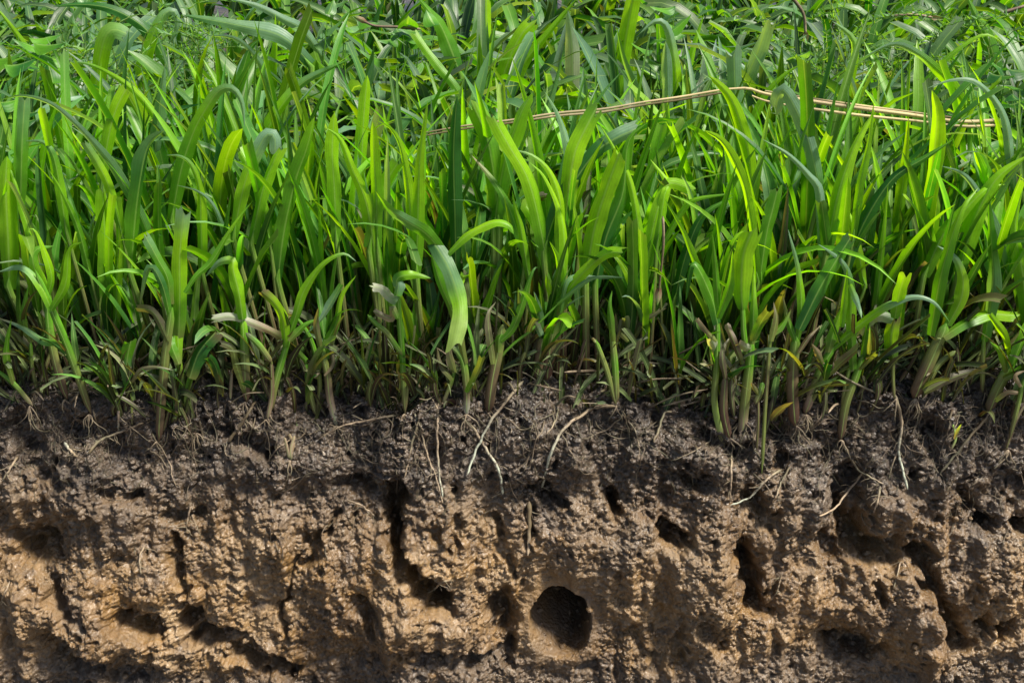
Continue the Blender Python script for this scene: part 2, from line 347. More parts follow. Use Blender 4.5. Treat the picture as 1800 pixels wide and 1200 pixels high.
    C = np.stack([sub, np.clip(D*20+.5, 0, 1), np.clip(.5+fbm(X*10, A*10, 3), 0, 1)], -1)
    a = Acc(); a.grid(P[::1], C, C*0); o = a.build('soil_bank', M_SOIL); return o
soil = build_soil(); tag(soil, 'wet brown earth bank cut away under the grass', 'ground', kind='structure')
bvh = BVHTree.FromObject(soil, bpy.context.evaluated_depsgraph_get())
def hit(px, py):
    d = Vector(ray(px, py)).normalized(); h = bvh.ray_cast(Vector(CAM), d)
    return np.array(h[0]) if h[0] is not None else at(px, py, 0.05)
def ground_z(x, y):
    h = bvh.ray_cast(Vector((x, y, 1)), Vector((0, 0, -1))); return h[0].z if h[0] is not None else 0.0

# ------------------------------------------------------------------ traced shoots, roots and weeds
def thing(name, loc, label, cat, group=None):
    o = bpy.data.objects.new(name, None); o.empty_display_size = .02; COL.objects.link(o); o.location = loc
    return tag(o, label, cat, group)
def world_line(pts, Y0, lean, n=18, soil_first=False):
    """Photo pixels of a leaf or stem that stands at depth Y0 and leans lean metres away (+) or nearer (-) at its tip."""
    Q = []; m = len(pts)
    for i, (px, py) in enumerate(pts):
        t = i/(m-1); Q.append(at(px, py, Y0 + lean*t**1.5))
    return spline(Q, n)
def one_leaf(root, pts, w, spec, Y0, lean=None, tip='p', name='leaf', mat=None, twist=None, fold=None, wave=None, base=.62):
    r = rng; lean = r.uniform(-.02, .035) if lean is None else lean
    n = max(12, int(3+len(pts)*4)); P = world_line(pts, Y0, lean, n)
    view = unit(CAM - P); T = unit(np.gradient(P, axis=0)); S = unit(np.cross(T, view))
    tw0 = r.uniform(-.55, .55) if twist is None else twist; tw = tw0 + np.linspace(0, r.uniform(-.5, .5), n)
    S = S*np.cos(tw)[:, None] + view*np.sin(tw)[:, None]
    a = Acc(); blade(a, P, w*mpp(Y0)*1.02/math.cos(abs(tw0)*.6), cols(spec, n), S, tip, 7, r.uniform(.14, .34) if fold is None else fold, r.uniform(.02, .09) if wave is None else wave, base)
    o = a.build(name, mat or M_LEAF, root, root.location[:]); return o
def one_stem(root, pts, w, spec, Y0, lean=0.0, flat=.55, name='stem'):
    P = world_line(pts, Y0, lean, 14); n = len(P); a = Acc()
    R = w*mpp(Y0)/2*np.interp(np.linspace(0, 1, n), [0, .12, .6, 1], [.62, .95, 1.0, .72])
    tube(a, P, R, cols(spec, n), 10, flat, cap=True, Sdir=(1, 0, 0))
    return a.build(name, M_STEM, root, root.location[:])
def root_hairs(root, p, n, length, spec='ts'):
    a = Acc()
    for i in range(n):
        ang = rng.uniform(-1.1, 1.1); L = length*rng.uniform(.4, 1.1); P = [p]; d = np.array([math.sin(ang), -.25, -math.cos(ang)])
        for k in range(6):
            d = unit(d + np.array([rng.uniform(-.55, .55), rng.uniform(-.25, .25), -.12])); P.append(P[-1]+d*L/6)
        P = spline(P, 14); tube(a, P, np.linspace(.0011, .0003, 14)*rng.uniform(.6, 1.3), cols(spec, 14)*rng.uniform(.5, 1.0), 5)
    return a.build('roots', M_ROOT, root, root.location[:])

def shoot(label, leaves, stems=(), hairs=0, Y=None, name='grass_shoot', h=.37, cat='grass shoot', group=None):
    group = group or ('grass shoots rooted along the edge of the bank' if stems else 'tall grass shoots in the mass of grass')
    """leaves: (pts, width px, palette letters, tip) ; the first stem's first point stands on the soil."""
    if stems:
        b = stems[0][0][0]; g = hit(*b) + np.array((0, -.004, 0)); Y0 = g[1] if Y is None else Y
    else:
        top = min(min(p[1] for p in l[0]) for l in leaves); y = at_z(900, top, h)[1]
        Y0 = max(.05, y) if Y is None else Y
        lp = leaves[0][0]; q = at(*lp[0], Y0); gz = ground_z(q[0], Y0); g = np.array((q[0]*.97, Y0, min(gz, q[2]-.01)))
    root = thing(name, g, label, cat, group)
    for s in stems:
        one_stem(root, s[0], s[1], s[2], Y0, s[3] if len(s) > 3 else rng.uniform(0, .012))
    if not stems:                              # the unseen lower part: a sheath from the soil up to the leaf
        for l in leaves:
            (x0, y0), (x1, y1) = l[0][:2]; q0 = at(x0, y0, Y0); k = min(90, max(8, (q0[2]-g[2])*.55/mpp(Y0)*.9)); d = np.array((x0-x1, y0-y1))/math.hypot(x0-x1, y0-y1)
            d = (d*.6+np.array((0, .4))); low = (x0+d[0]*k, y0+d[1]*k); l[0].insert(0, low); qb = at(*low, Y0)
            P = spline([g, (g+qb)/2, qb, qb+(q0-qb)*.25], 12); a = Acc()
            tube(a, P, l[1]*mpp(Y0)/2*np.linspace(.42, .40, 12), cols('nkog', 12), 8, .5, Sdir=(1, 0, 0)); a.build('stem', M_STEM, root, root.location[:])
    for i, l in enumerate(leaves):
        kw = l[4] if len(l) > 4 else {}
        one_leaf(root, l[0], l[1], l[2], Y0 - (.004 if stems else 0)*i, tip=l[3], **kw)
    if hairs: root_hairs(root, np.array(g)+np.array((0, -.003, .004)), hairs, .035)
    return root

# ---- upper field, left third
F = shoot
F('broad bright blade rising at the left edge, its tip leaving the picture', [([(98, 270), (85, 200), (68, 140), (50, 95), (25, 55), (-8, 12)], 24, 'ogyyY', 'p')])
F('straight wide yellow green blade folding over at its top, left of the arching one', [([(166, 250), (166, 187), (173, 115), (184, 68), (200, 52), (228, 62)], 29, 'gyyYc', 'c')])
F('tall curved blade with a pale tip hooking down over the far weeds', [([(240, 165), (258, 95), (277, 43), (295, 20), (311, 26), (309, 57), (293, 82)], 24, 'ggyybb', 'p')])
F('narrow upright pointed blade between two pale drooping tips', [([(480, 150), (485, 66), (484, 24)], 18, 'gyY', 'p', dict(lean=.0))])
F('long thin blade arching far to the left with a pale end', [([(307, 280), (287, 230), (260, 187), (227, 153), (187, 127), (150, 112), (108, 110)], 15, 'ygyYyb', 'p')])
F('bright pointed blade leaning left over the long arching one', [([(378, 320), (373, 233), (360, 167), (340, 123), (320, 88)], 23, 'gyYYy', 'p')])
F('wide blade whose whitish end droops straight down', [([(318, 300), (340, 233), (363, 190), (385, 160), (408, 156), (425, 180), (430, 226)], 25, 'gggycb', 'p')])
F('blue green blade arching left across the middle of the upper left', [([(480, 185), (467, 133), (443, 93), (410, 67), (353, 63)], 15, 'ggbb', 'p')])
F('thin blade in the left with small pointed end under the long arch', [([(137, 400), (110, 340), (86, 298)], 12, 'ggy', 'p')])
F('very long pale blade arching down to the left edge', [([(257, 405), (227, 343), (197, 293), (160, 247), (127, 213), (87, 182), (40, 169), (-4, 177)], 19, 'ggccbbg', 'p')])
F('broad mid green blade curling its top to the right, above the pale long one', [([(237, 395), (248, 310), (262, 255), (290, 229)], 26, 'ggdc', 'r')])
F('pair of very broad upright blades cut square at the top', [([(188, 505), (185, 420), (181, 333)], 24, 'ggyy', 'c', dict(lean=0.)), ([(205, 490), (208, 410), (204, 345)], 17, 'gyYy', 'c', dict(lean=0.))], Y=.05)
F('bright blade bending left with a thin tip, beside the white hooked end', [([(353, 390), (350, 330), (335, 290), (315, 275), (292, 273)], 19, 'gyYyb', 'p')])
F('small pale curved blade below the bright bending one', [([(392, 405), (373, 360), (347, 337), (309, 325)], 11, 'gcbb', 'p')])
F('short cut blade leaning left in a fan of three near the left centre', [([(457, 345), (440, 300), (421, 264)], 18, 'gyy', 'c')])
F('middle blade of the fan with a folded whitish tip', [([(428, 330), (447, 277), (468, 238), (482, 240), (484, 264)], 22, 'gyYbb', 'c')])
F('right blade of the fan with square cut end', [([(460, 340), (477, 293), (491, 261)], 21, 'gyY', 'c')])
F('wide leaf sweeping diagonally up to the right in the left half', [([(445, 300), (475, 220), (500, 180), (530, 148), (570, 125), (620, 103)], 25, 'gggycg', 'p')])
F('tall dull green blade standing right of the fan', [([(500, 405), (520, 317), (540, 260), (553, 205)], 27, 'dgggy', 'r')])
F('upright yellow green blade with rounded top left of centre', [([(588, 335), (584, 267), (588, 197)], 22, 'gyY', 'r', dict(lean=0.))])
F('wide blade at the left edge under the pale arch', [([(14, 420), (10, 340), (12, 274)], 30, 'gyYy', 'r')], Y=.05)
F('narrow blade falling left from the wide left edge blade', [([(52, 410), (37, 360), (25, 315), (12, 285)], 16, 'gyyy', 'p')], Y=.04)
F('grey green cut blade standing at the far left', [([(38, 275), (40, 225), (44, 172)], 19, 'ggc', 'c')])
F('short bright blade with a pale cut end, leaning to the left', [([(192, 330), (170, 285), (150, 253)], 15, 'gyYc', 'c')])
F('blade bending left with a flat grey tip near the left edge', [([(103, 315), (92, 270), (75, 250), (43, 248)], 17, 'gygb', 'p')])
F('short wide cut blade at the foot of the folded yellow one', [([(192, 235), (205, 190), (221, 158)], 21, 'gyY', 'c')])
F('long dark blade lying across the far weeds at top left', [([(268, 66), (235, 35), (190, 14), (140, 8), (92, 12)], 19, 'gddd', 'p')])
F('long grey green ribbon blade lying across the top edge', [([(532, 54), (500, 35), (450, 10), (395, -4)], 15, 'cbbb', 'p')])
F('broad pale leaf lying flat below the top left ribbon', [([(495, 64), (420, 45), (318, 26)], 25, 'dbcd', 'p')])
F('dark broad blade behind the white hooked end', [([(400, 200), (425, 130), (440, 85), (465, 65)], 26, 'ddgd', 'p')])
F('tall grey blade standing upright in the upper left middle', [([(275, 235), (283, 170), (290, 115)], 26, 'dccb', 'p')])
# ---- upper field, middle third
F('very tall straight blade leaving the top edge left of centre', [([(858, 205), (857, 100), (855, -8)], 21, 'gyYY', 'c', dict(lean=.0)), ([(868, 195), (893, 110), (917, 60), (937, 40)], 27, 'gyyY', 'c', dict(lean=.01)), ([(886, 185), (920, 113), (960, 63), (1016, -4)], 22, 'ggyy', 'p')])
F('upright narrow blade with blunt top left of the straw end', [([(636, 285), (640, 200), (646, 132)], 19, 'gyY', 'r')])
F('tall pointed spear of a blade beside the left end of the straw', [([(734, 395), (738, 280), (752, 176)], 23, 'gyYy', 'p', dict(twist=.2, lean=.0))], Y=.045)
F('wide wavy cut blade crossing the straw, leaning left', [([(868, 310), (855, 240), (832, 186)], 33, 'gygy', 'c'), ([(880, 315), (893, 260), (915, 200), (936, 163)], 27, 'ggyy', 'r')])
F('long cut blade leaning left just under the straw at the centre', [([(952, 410), (929, 317), (895, 257), (870, 211)], 26, 'ggyYy', 'c')], Y=.05)
F('slim bright blade curving left with a long thin tip at the centre', [([(986, 405), (984, 350), (965, 300), (935, 273), (903, 263)], 19, 'gyYYc', 'p')], Y=.045)
F('wide yellow blade with a dark folded cut top touching the straw', [([(1000, 335), (1010, 270), (1030, 225), (1047, 193)], 31, 'gyYYg', 'c')])
F('broad cut blade leaning right, its square top at the middle of the picture', [([(1044, 405), (1063, 340), (1088, 271)], 32, 'gyYY', 'c', dict(lean=0.))], Y=.045)
F('narrow wavy blade dropping from the folded top to the right', [([(1122, 395), (1107, 317), (1080, 262), (1052, 215)], 14, 'gyYy', 'p')])
F('tall grey green blade with a midrib line right of centre', [([(1148, 375), (1143, 283), (1127, 187), (1097, 110), (1083, 45)], 24, 'gggccg', 'p')])
F('tall bright blade leaving the top edge right of centre', [([(1072, 220), (1090, 130), (1100, 65), (1113, -8)], 25, 'ggyY', 'c')])
F('yellow blade with its whitish tip bent to the left near the top', [([(1190, 175), (1184, 100), (1172, 48), (1152, 38), (1124, 60)], 24, 'gyYbb', 'p')])
F('grey white ribbed blade standing behind the yellow bent one', [([(1173, 200), (1170, 72)], 17, 'cbb', 'r')])
F('long grey white ribbed blade standing near the top centre', [([(1003, 240), (1006, 100), (998, 18)], 21, 'cbwb', 'r')])
F('pale blade leaning left crossing the straw at the centre', [([(1008, 295), (985, 210), (957, 160)], 19, 'cbbc', 'p')])
F('long green blade climbing right across the straw to a thin point', [([(880, 325), (930, 247), (955, 205), (972, 160), (990, 92)], 22, 'gggcg', 'p')])
F('dark diagonal blade with a frayed grey end right of centre', [([(985, 360), (1043, 273), (1080, 245), (1116, 228)], 27, 'ddddb', 'c')])
F('dark upright blade left of the wavy cut one', [([(800, 395), (797, 270), (803, 168)], 23, 'dddd', 'r')])
F('small leaf with a brown tip leaning left below the straw', [([(897, 370), (867, 317), (829, 273)], 17, 'gggt', 'p')])
F('short slender pointed blade in the centre below the cut ones', [([(916, 405), (905, 365), (900, 333)], 14, 'gyy', 'p')], Y=.045)
F('blade curling over to the left beside the tall spear', [([(722, 385), (710, 285), (692, 233), (662, 211)], 21, 'gyYYy', 'p')])
F('pair of bright blades rising from the left of the spear', [([(661, 345), (657, 270), (655, 214)], 20, 'gyY', 'r'), ([(668, 350), (682, 315), (701, 284)], 24, 'gyy', 'c')])
F('bright blade running up left towards the picture centre left', [([(652, 400), (640, 345), (618, 295), (598, 245), (573, 225)], 25, 'gyYYy', 'p')])
F('straight blade running from the far weeds down to the tall middle shoot', [([(806, 162), (767, 113), (727, 58)], 15, 'ggy', 'c')])
F('broad dark leaf at the top edge left of the tall middle shoot', [([(780, 55), (757, 22), (733, -6)], 28, 'dgg', 'p')])
F('wide drooping leaf half hidden below the straw in the middle', [([(940, 385), (925, 362), (940, 350), (958, 345)], 18, 'gyyk', 'c')], Y=.06)
F('small folded yellow leaf pointing left, right of the centre', [([(1168, 345), (1174, 322), (1143, 280)], 17, 'gyYY', 'p')])
F('bright blade with torn top standing below the small folded leaf', [([(1150, 390), (1163, 350), (1178, 322), (1222, 335)], 22, 'gyYy', 'c')])
F('dark broad blade behind the square topped middle blade', [([(1065, 420), (1095, 340), (1105, 250), (1140, 215)], 26, 'ddgg', 'p')])
# ---- upper field, right third
F('slim yellow blade with a rounded end leaning left, lower of a pair', [([(1323, 410), (1310, 333), (1292, 287), (1268, 248), (1237, 229)], 15, 'gyYYY', 'r')])
F('long yellow blade curving left, upper of a pair', [([(1321, 390), (1317, 283), (1300, 213), (1280, 167), (1246, 133)], 20, 'gyYYY', 'r')])
F('tallest yellow blade with a whitish folded tip, right of centre', [([(1456, 285), (1485, 175), (1502, 100), (1497, 66), (1462, 37)], 27, 'gyYYb', 'p')], h=.39)
F('wide yellow blade with a pointed top leaning right', [([(1472, 345), (1500, 262), (1538, 193)], 27, 'gyYY', 'p')])
F('narrow bright blade beneath the wide pointed one', [([(1510, 335), (1527, 253), (1536, 178)], 15, 'gyY', 'p')])
F('straight yellow green blade with a blunt top in the right', [([(1625, 410), (1640, 283), (1647, 207), (1638, 158)], 25, 'gyYYY', 'r', dict(lean=0.))])
F('bright blade reaching right with a soft point near the right edge', [([(1660, 410), (1717, 347), (1740, 330), (1768, 324)], 25, 'gyyY', 'p')], Y=.05)
F('wide blade leaving the right edge above the soft pointed one', [([(1710, 395), (1750, 317), (1808, 272)], 33, 'gyyY', 'p')])
F('long thin blade arching over to the right with a bright bent tip', [([(1535, 240), (1583, 187), (1627, 143), (1667, 100), (1720, 64), (1748, 66), (1771, 87)], 13, 'ggggyY', 'p')])
F('blue green blade arching down left in the upper right', [([(1683, 165), (1643, 120), (1610, 93), (1570, 78), (1520, 100)], 18, 'gyybb', 'p')])
F('grey blade arching in a wide bow near the right edge', [([(1777, 280), (1763, 200), (1720, 147), (1677, 140), (1628, 156)], 14, 'gbbb', 'p')])
F('pale leaf with a wavy edge floating left in the right half', [([(1445, 410), (1440, 335), (1425, 312), (1387, 273), (1338, 244)], 17, 'gcbbc', 'p')])
F('dark long blade reaching right over the straight yellow one', [([(1515, 400), (1567, 317), (1627, 277), (1678, 244)], 21, 'dddg', 'p')])
F('pale ribbon blade bending left at the right side', [([(1748, 405), (1720, 343), (1693, 307), (1655, 292)], 19, 'gcbb', 'p')])
F('thin wiry blade crossing the straw at its bend', [([(1458, 300), (1435, 190), (1410, 120), (1387, 87)], 9, 'gyg', 'p')])
F('broad grey white leaf bent over the straw', [([(1423, 255), (1400, 195), (1375, 158), (1362, 195)], 24, 'gbbb', 'c')])
F('broad grey ribbed blade at the top of the right half', [([(1298, 215), (1292, 150), (1290, 92)], 26, 'gbcb', 'c')])
F('wide whitish blade leaning right at the top of the right half', [([(1308, 150), (1332, 90), (1347, 44)], 30, 'gcbb', 'c')])
F('slim blade leaning right, its foot at the bend of the straw', [([(1343, 172), (1375, 135), (1408, 113)], 13, 'gyy', 'p')])
F('tall pointed blade left of the bend of the straw', [([(1198, 240), (1215, 110), (1238, 23)], 21, 'ggyy', 'p')])
F('broad green blade with a cut top beneath the yellow pair', [([(1348, 410), (1358, 370), (1367, 333)], 24, 'ggg', 'c')], Y=.06)
F('bright bent blade low between the straw and the dark blade', [([(1505, 420), (1492, 375), (1475, 352)], 15, 'yYY', 'p')], Y=.05)
F('upright blade with split top left of the right edge', [([(1590, 250), (1588, 175), (1585, 105)], 16, 'ggc', 'p')])
F('dark thick blade in the top right corner', [([(1735, 62), (1715, 25), (1700, -6)], 24, 'dgg', 'p')])
F('wide blade near the right edge under the grey bow', [([(1798, 480), (1785, 400), (1800, 320)], 26, 'gyy', 'p')], Y=.05)
F('broad dark green blade curving right under the yellow pair', [([(1205, 450), (1235, 380), (1290, 345)], 20, 'dddg', 'p')], Y=.06)
F('arched blade reaching left at the upper left of the yellow pair', [([(1200, 370), (1225, 350), (1290, 340)], 11, 'gyg', 'p')], Y=.06)

# ---- front row: whole shoots rooted on the edge of the bank
def front(label, stems, leaves, hairs=4, **k): return shoot(label, leaves, stems, hairs, **k)
front('slanting shoot with a long stem, second from the left edge', [([(160, 728), (123, 620), (92, 545), (62, 475)], 15, 'noggg')],
      [([(120, 622), (105, 603), (75, 598), (40, 575), (-4, 558)], 13, 'ogcbt', 'p'), ([(92, 548), (70, 500), (38, 470), (-4, 478)], 15, 'gybb', 'p'), ([(90, 545), (115, 500), (122, 440), (145, 425)], 15, 'gyyy', 'p')], 6)
front('short bent stem at the left edge with its foot on the soil', [([(57, 713), (25, 675), (-6, 650)], 10, 'togg')], [([(25, 675), (12, 620), (20, 560)], 12, 'ogg', 'p')], 5)
front('leafless double stem left of the slanting shoot', [([(66, 690), (56, 640), (54, 600)], 8, 'kog'), ([(67, 690), (82, 640), (95, 600)], 7, 'kko')], [([(54, 602), (40, 560), (50, 500)], 12, 'ogg', 'p')], 3)
front('upright shoot with brown foot between the left slanting stems', [([(118, 702), (97, 633), (87, 575), (83, 520)], 16, 'nkogg')],
      [([(85, 530), (60, 470), (62, 440), (95, 432)], 22, 'gygg', 'p'), ([(85, 520), (90, 480), (65, 410), (50, 402)], 14, 'gyYy', 'p')], 3)
front('bright central left shoot with a tall blade cut square and whitish at its top',
      [([(347, 760), (325, 690), (315, 640), (313, 590)], 12, 'stloyy'), ([(345, 748), (318, 690), (302, 655)], 9, 'togg')],
      [([(314, 600), (316, 520), (316, 450), (323, 371)], 26, 'ogyYYb', 'c', dict(lean=0., twist=.1)), ([(300, 535), (295, 490), (280, 460), (256, 416)], 17, 'oggc', 'c'),
       ([(315, 640), (313, 600), (310, 540), (297, 496)], 16, 'oyYYy', 'p', dict(wave=.09)), ([(325, 515), (345, 485), (372, 460), (407, 402), (445, 352)], 11, 'gggyg', 'p'),
       ([(333, 665), (350, 618), (380, 582)], 28, 'odddk', 'c'), ([(315, 640), (303, 610), (300, 592)], 16, 'ogg', 'c')], 9)
front('thick olive sheath standing behind the bright central left shoot', [([(279, 775), (284, 700), (293, 610), (303, 540)], 17, 'nkkoog')], [([(300, 560), (285, 500), (262, 470), (245, 540)], 14, 'gdcs', 'p'), ([(296, 600), (270, 550), (238, 542)], 16, 'osss', 'c')], 3)
front('short stalk carrying one folded square leaf', [([(232, 748), (231, 700), (229, 672)], 5, 'koo')], [([(229, 680), (223, 640), (230, 598)], 24, 'gcgg', 'c', dict(fold=.3, lean=.0, base=.75)), ([(232, 672), (248, 650), (275, 645), (304, 650)], 8, 'sssw', 'p')], 2)
front('stout shoot whose wavy leaf hooks left with a whitish tip', [([(433, 706), (431, 640), (429, 590), (427, 555)], 17, 'nkogy')],
      [([(427, 562), (420, 515), (410, 475), (408, 458), (385, 462), (361, 487)], 21, 'gyyYbb', 'p', dict(wave=.07)), ([(431, 690), (415, 640), (408, 612), (386, 602)], 13, 'ooos', 'c')], 4)
front('pale bent stem leaning against the forked shoot', [([(470, 737), (478, 690), (477, 635)], 9, 'tkk'), ([(477, 637), (455, 606), (432, 585)], 12, 'kogs')], [([(478, 640), (470, 620), (480, 600)], 6, 'oo', 'p')], 2)
front('forked shoot with one long arching blade and one short wavy one', [([(474, 725), (485, 670), (499, 622), (508, 590)], 13, 'kogg')],
      [([(506, 600), (520, 555), (535, 510), (567, 465), (603, 446), (627, 460)], 15, 'ggyyyb', 'p'), ([(501, 612), (497, 565), (484, 535), (463, 515)], 17, 'gyYYk', 'c', dict(wave=.1)),
       ([(508, 600), (535, 572), (560, 560)], 12, 'ogg', 'p')], 4)
front('shoot throwing a long pale dry leaf to the left', [([(557, 732), (545, 690), (537, 632)], 11, 'kogg'), ([(558, 730), (562, 670), (548, 600), (520, 555)], 9, 'kogg')],
      [([(538, 634), (500, 597), (467, 578), (410, 557), (375, 560)], 14, 'gotww', 'c'), ([(552, 665), (570, 610), (590, 570), (600, 520), (627, 483)], 16, 'oggYy', 'p'), ([(522, 560), (530, 520), (518, 455)], 10, 'ggg', 'p'),
       ([(600, 500), (565, 560), (538, 588)], 13, 'gbc', 'p')], 4)
front('pale tan stalk with split foot right of the long dry leaf', [([(592, 748), (580, 700), (575, 655), (563, 600)], 14, 'wtkog')], [([(570, 660), (585, 640), (582, 612)], 6, 'ts', 'c'), ([(563, 610), (556, 570), (560, 540)], 12, 'oss', 'p')], 8)
front('broken peg of pale straw standing in the dark behind the stout shoot', [([(405, 702), (406, 675), (408, 650)], 6, 'stt')], [([(407, 655), (410, 648), (412, 640)], 3, 'tt', 'c')], 0)
front('slender upright shoot with a whitish leaf pointing left', [([(712, 727), (708, 640), (703, 570), (698, 500)], 11, 'kogggg'), ([(713, 722), (719, 660), (724, 605)], 5, 'kog'), ([(707, 624), (680, 585), (662, 570), (646, 553)], 10, 'ogogg')],
      [([(698, 530), (685, 522), (672, 508), (654, 503)], 17, 'cwww', 'c', dict(twist=0., base=.9)), ([(697, 505), (700, 488), (725, 483), (758, 489)], 18, 'cgyyg', 'p', dict(wave=.12)), ([(700, 560), (690, 540), (688, 560), (660, 548)], 12, 'gts', 'c'),
       ([(697, 520), (700, 500), (694, 482)], 20, 'gbg', 'p')], 4)
front('leafy shoot leaning left with a thick dark foot', [([(744, 662), (741, 630), (737, 605)], 18, 'nko')], [([(740, 615), (735, 590), (722, 555), (712, 535)], 16, 'gyyg', 'p', dict(wave=.08)), ([(738, 620), (720, 600), (695, 572)], 8, 'ogg', 'p'), ([(742, 620), (760, 560), (775, 500)], 12, 'ogd', 'p')], 3)
front('shoot bearing the big crinkled leaf that hangs with a pale cut end', [([(820, 728), (820, 680), (812, 630), (788, 603)], 13, 'wkogs'), ([(822, 700), (832, 660), (845, 630)], 8, 'kog')],
      [([(818, 640), (800, 560), (775, 500), (758, 445)], 15, 'oogg', 'r'), ([(778, 462), (770, 436), (745, 408), (712, 388), (685, 368), (660, 336)], 25, 'gggcgy', 'p', dict(wave=.1, lean=-.05)),
       ([(760, 425), (772, 442), (790, 475), (806, 525), (808, 560), (798, 606)], 29, 'dccyll', 'c', dict(wave=.05, twist=.1, lean=-.06, base=.8)), ([(787, 447), (822, 413), (868, 391), (895, 396), (903, 412)], 14, 'gyYyg', 'r'),
       ([(820, 690), (838, 655), (848, 628)], 12, 'goo', 'c')], 5)
front('pair of thick flattened sheaths with a fan of five bright blades at the centre',
      [([(943, 668), (950, 620), (955, 585), (958, 548)], 20, 'nkkog'), ([(961, 668), (967, 610), (975, 570), (980, 535)], 21, 'nnkogg')],
      [([(965, 590), (971, 530), (963, 500), (960, 481)], 18, 'gyYYg', 'p', dict(wave=.09)), ([(975, 550), (984, 500), (980, 455), (966, 424)], 16, 'ggyy', 'p'), ([(980, 560), (990, 480), (992, 420), (984, 370), (957, 310), (930, 285)], 17, 'ggyYYy', 'p'),
       ([(982, 555), (1000, 510), (1030, 475), (1066, 446), (1092, 444)], 19, 'ogyYYy', 'c'), ([(952, 585), (945, 535), (938, 512)], 13, 'gcb', 'p'), ([(985, 550), (1000, 490), (1050, 487), (1100, 490)], 9, 'gcbg', 'p'),
       ([(952, 590), (940, 565), (933, 550)], 14, 'css', 'c'), ([(985, 585), (995, 560), (1002, 550)], 10, 'ggo', 'c')], 10)
front('tall shoot right of the fan with a thick green sheath and purple foot',
      [([(1100, 657), (1108, 610), (1118, 560), (1124, 520)], 21, 'nnkogg')],
      [([(1122, 530), (1135, 480), (1150, 430), (1168, 370), (1170, 330)], 18, 'gggyyy', 'p'), ([(1121, 530), (1108, 490), (1090, 460), (1070, 441)], 15, 'gyYYy', 'p', dict(wave=.07)), ([(1116, 590), (1130, 565), (1150, 552), (1172, 541)], 12, 'osss', 'p'),
       ([(1112, 560), (1116, 505), (1130, 460), (1145, 420)], 20, 'gddg', 'p'), ([(1105, 600), (1085, 575), (1082, 550)], 10, 'oss', 'p')], 9)
front('small V of two bare olive stems right of centre', [([(1083, 712), (1068, 655), (1047, 597)], 10, 'kooog'), ([(1084, 708), (1081, 640), (1074, 575)], 12, 'kogog')], [([(1078, 600), (1072, 540), (1076, 510)], 12, 'ogg', 'p'), ([(1047, 602), (1044, 597), (1040, 594)], 5, 'ot', 'c')], 2)
front('olive sheath low in front of the dark gap left of the fan', [([(858, 725), (865, 670), (876, 615), (884, 570)], 20, 'nkkoo')], [([(880, 600), (905, 570), (935, 480), (946, 470)], 14, 'gggd', 'p'), ([(876, 620), (880, 590), (906, 575)], 14, 'ogg', 'p'), ([(868, 640), (858, 560), (872, 530)], 14, 'oss', 'p')], 5)
front('long thin grass stem slanting right into the fan', [([(835, 700), (885, 622), (940, 575), (985, 530)], 5, 'ooggg')], [([(980, 535), (1040, 490), (1100, 488)], 8, 'gcb', 'p')], 0)
front('shoot at the edge of the dark gap with a drooping white scrap', [([(1273, 787), (1256, 710), (1260, 640), (1262, 560)], 12, 'tlogg')],
      [([(1262, 565), (1243, 505), (1222, 460), (1200, 405), (1168, 350)], 15, 'ggyyyg', 'p'), ([(1250, 596), (1256, 615), (1258, 647)], 17, 'wwwb', 'r', dict(twist=0., base=.9)), ([(1262, 570), (1250, 520), (1218, 462), (1205, 530)], 22, 'dggdd', 'p'),
       ([(1260, 600), (1240, 580), (1225, 560)], 9, 'okt', 'c'), ([(1264, 560), (1258, 470), (1252, 410)], 13, 'ggg', 'p'), ([(1262, 560), (1282, 500), (1288, 440)], 16, 'ggy', 'p')], 6)
front('thick green stem carrying a broad bright paddle blade cut across the top', [([(1303, 783), (1309, 710), (1317, 640), (1321, 595)], 18, 'ttoogg'), ([(1309, 720), (1318, 660), (1308, 590), (1305, 530)], 11, 'kogg')],
      [([(1305, 545), (1303, 500), (1306, 450), (1321, 405)], 37, 'gyYYYy', 'c', dict(lean=0., twist=0., base=.35)), ([(1322, 605), (1325, 540), (1325, 472)], 14, 'ogyY', 'p'), ([(1324, 600), (1336, 570), (1352, 545)], 17, 'ogoo', 'c'),
       ([(1298, 604), (1312, 612), (1328, 613)], 15, 'tww', 'c', dict(base=.9)), ([(1305, 640), (1290, 600), (1278, 572)], 12, 'okkt', 'c')], 5)
front('long needle of a stem reaching low down the bank', [([(1339, 832), (1345, 720), (1352, 620), (1358, 560)], 7, 'oookog')], [([(1356, 590), (1375, 570), (1390, 545)], 12, 'ogo', 'p'), ([(1356, 600), (1365, 560), (1360, 530)], 13, 'ok', 'p')], 0)
front('stub of a stem with a fresh green tip beside the needle stem', [([(1330, 790), (1333, 740), (1333, 700)], 6, 'kkk'), ([(1327, 710), (1336, 690), (1341, 672)], 12, 'kog')], [([(1334, 695), (1325, 680), (1320, 672)], 8, 'ot', 'p')], 0)
front('shoot with brownish sheath and a slender pointed blade with pale edges', [([(1397, 748), (1393, 690), (1394, 640), (1400, 590)], 22, 'nnkkog')],
      [([(1402, 600), (1409, 540), (1403, 470), (1385, 402)], 14, 'ggycb', 'p'), ([(1398, 600), (1385, 560), (1376, 520)], 11, 'ggok', 'p'), ([(1405, 580), (1445, 500), (1495, 418)], 26, 'ddgd', 'c'), ([(1404, 620), (1420, 595), (1442, 572)], 8, 'kkt', 'p')], 5)
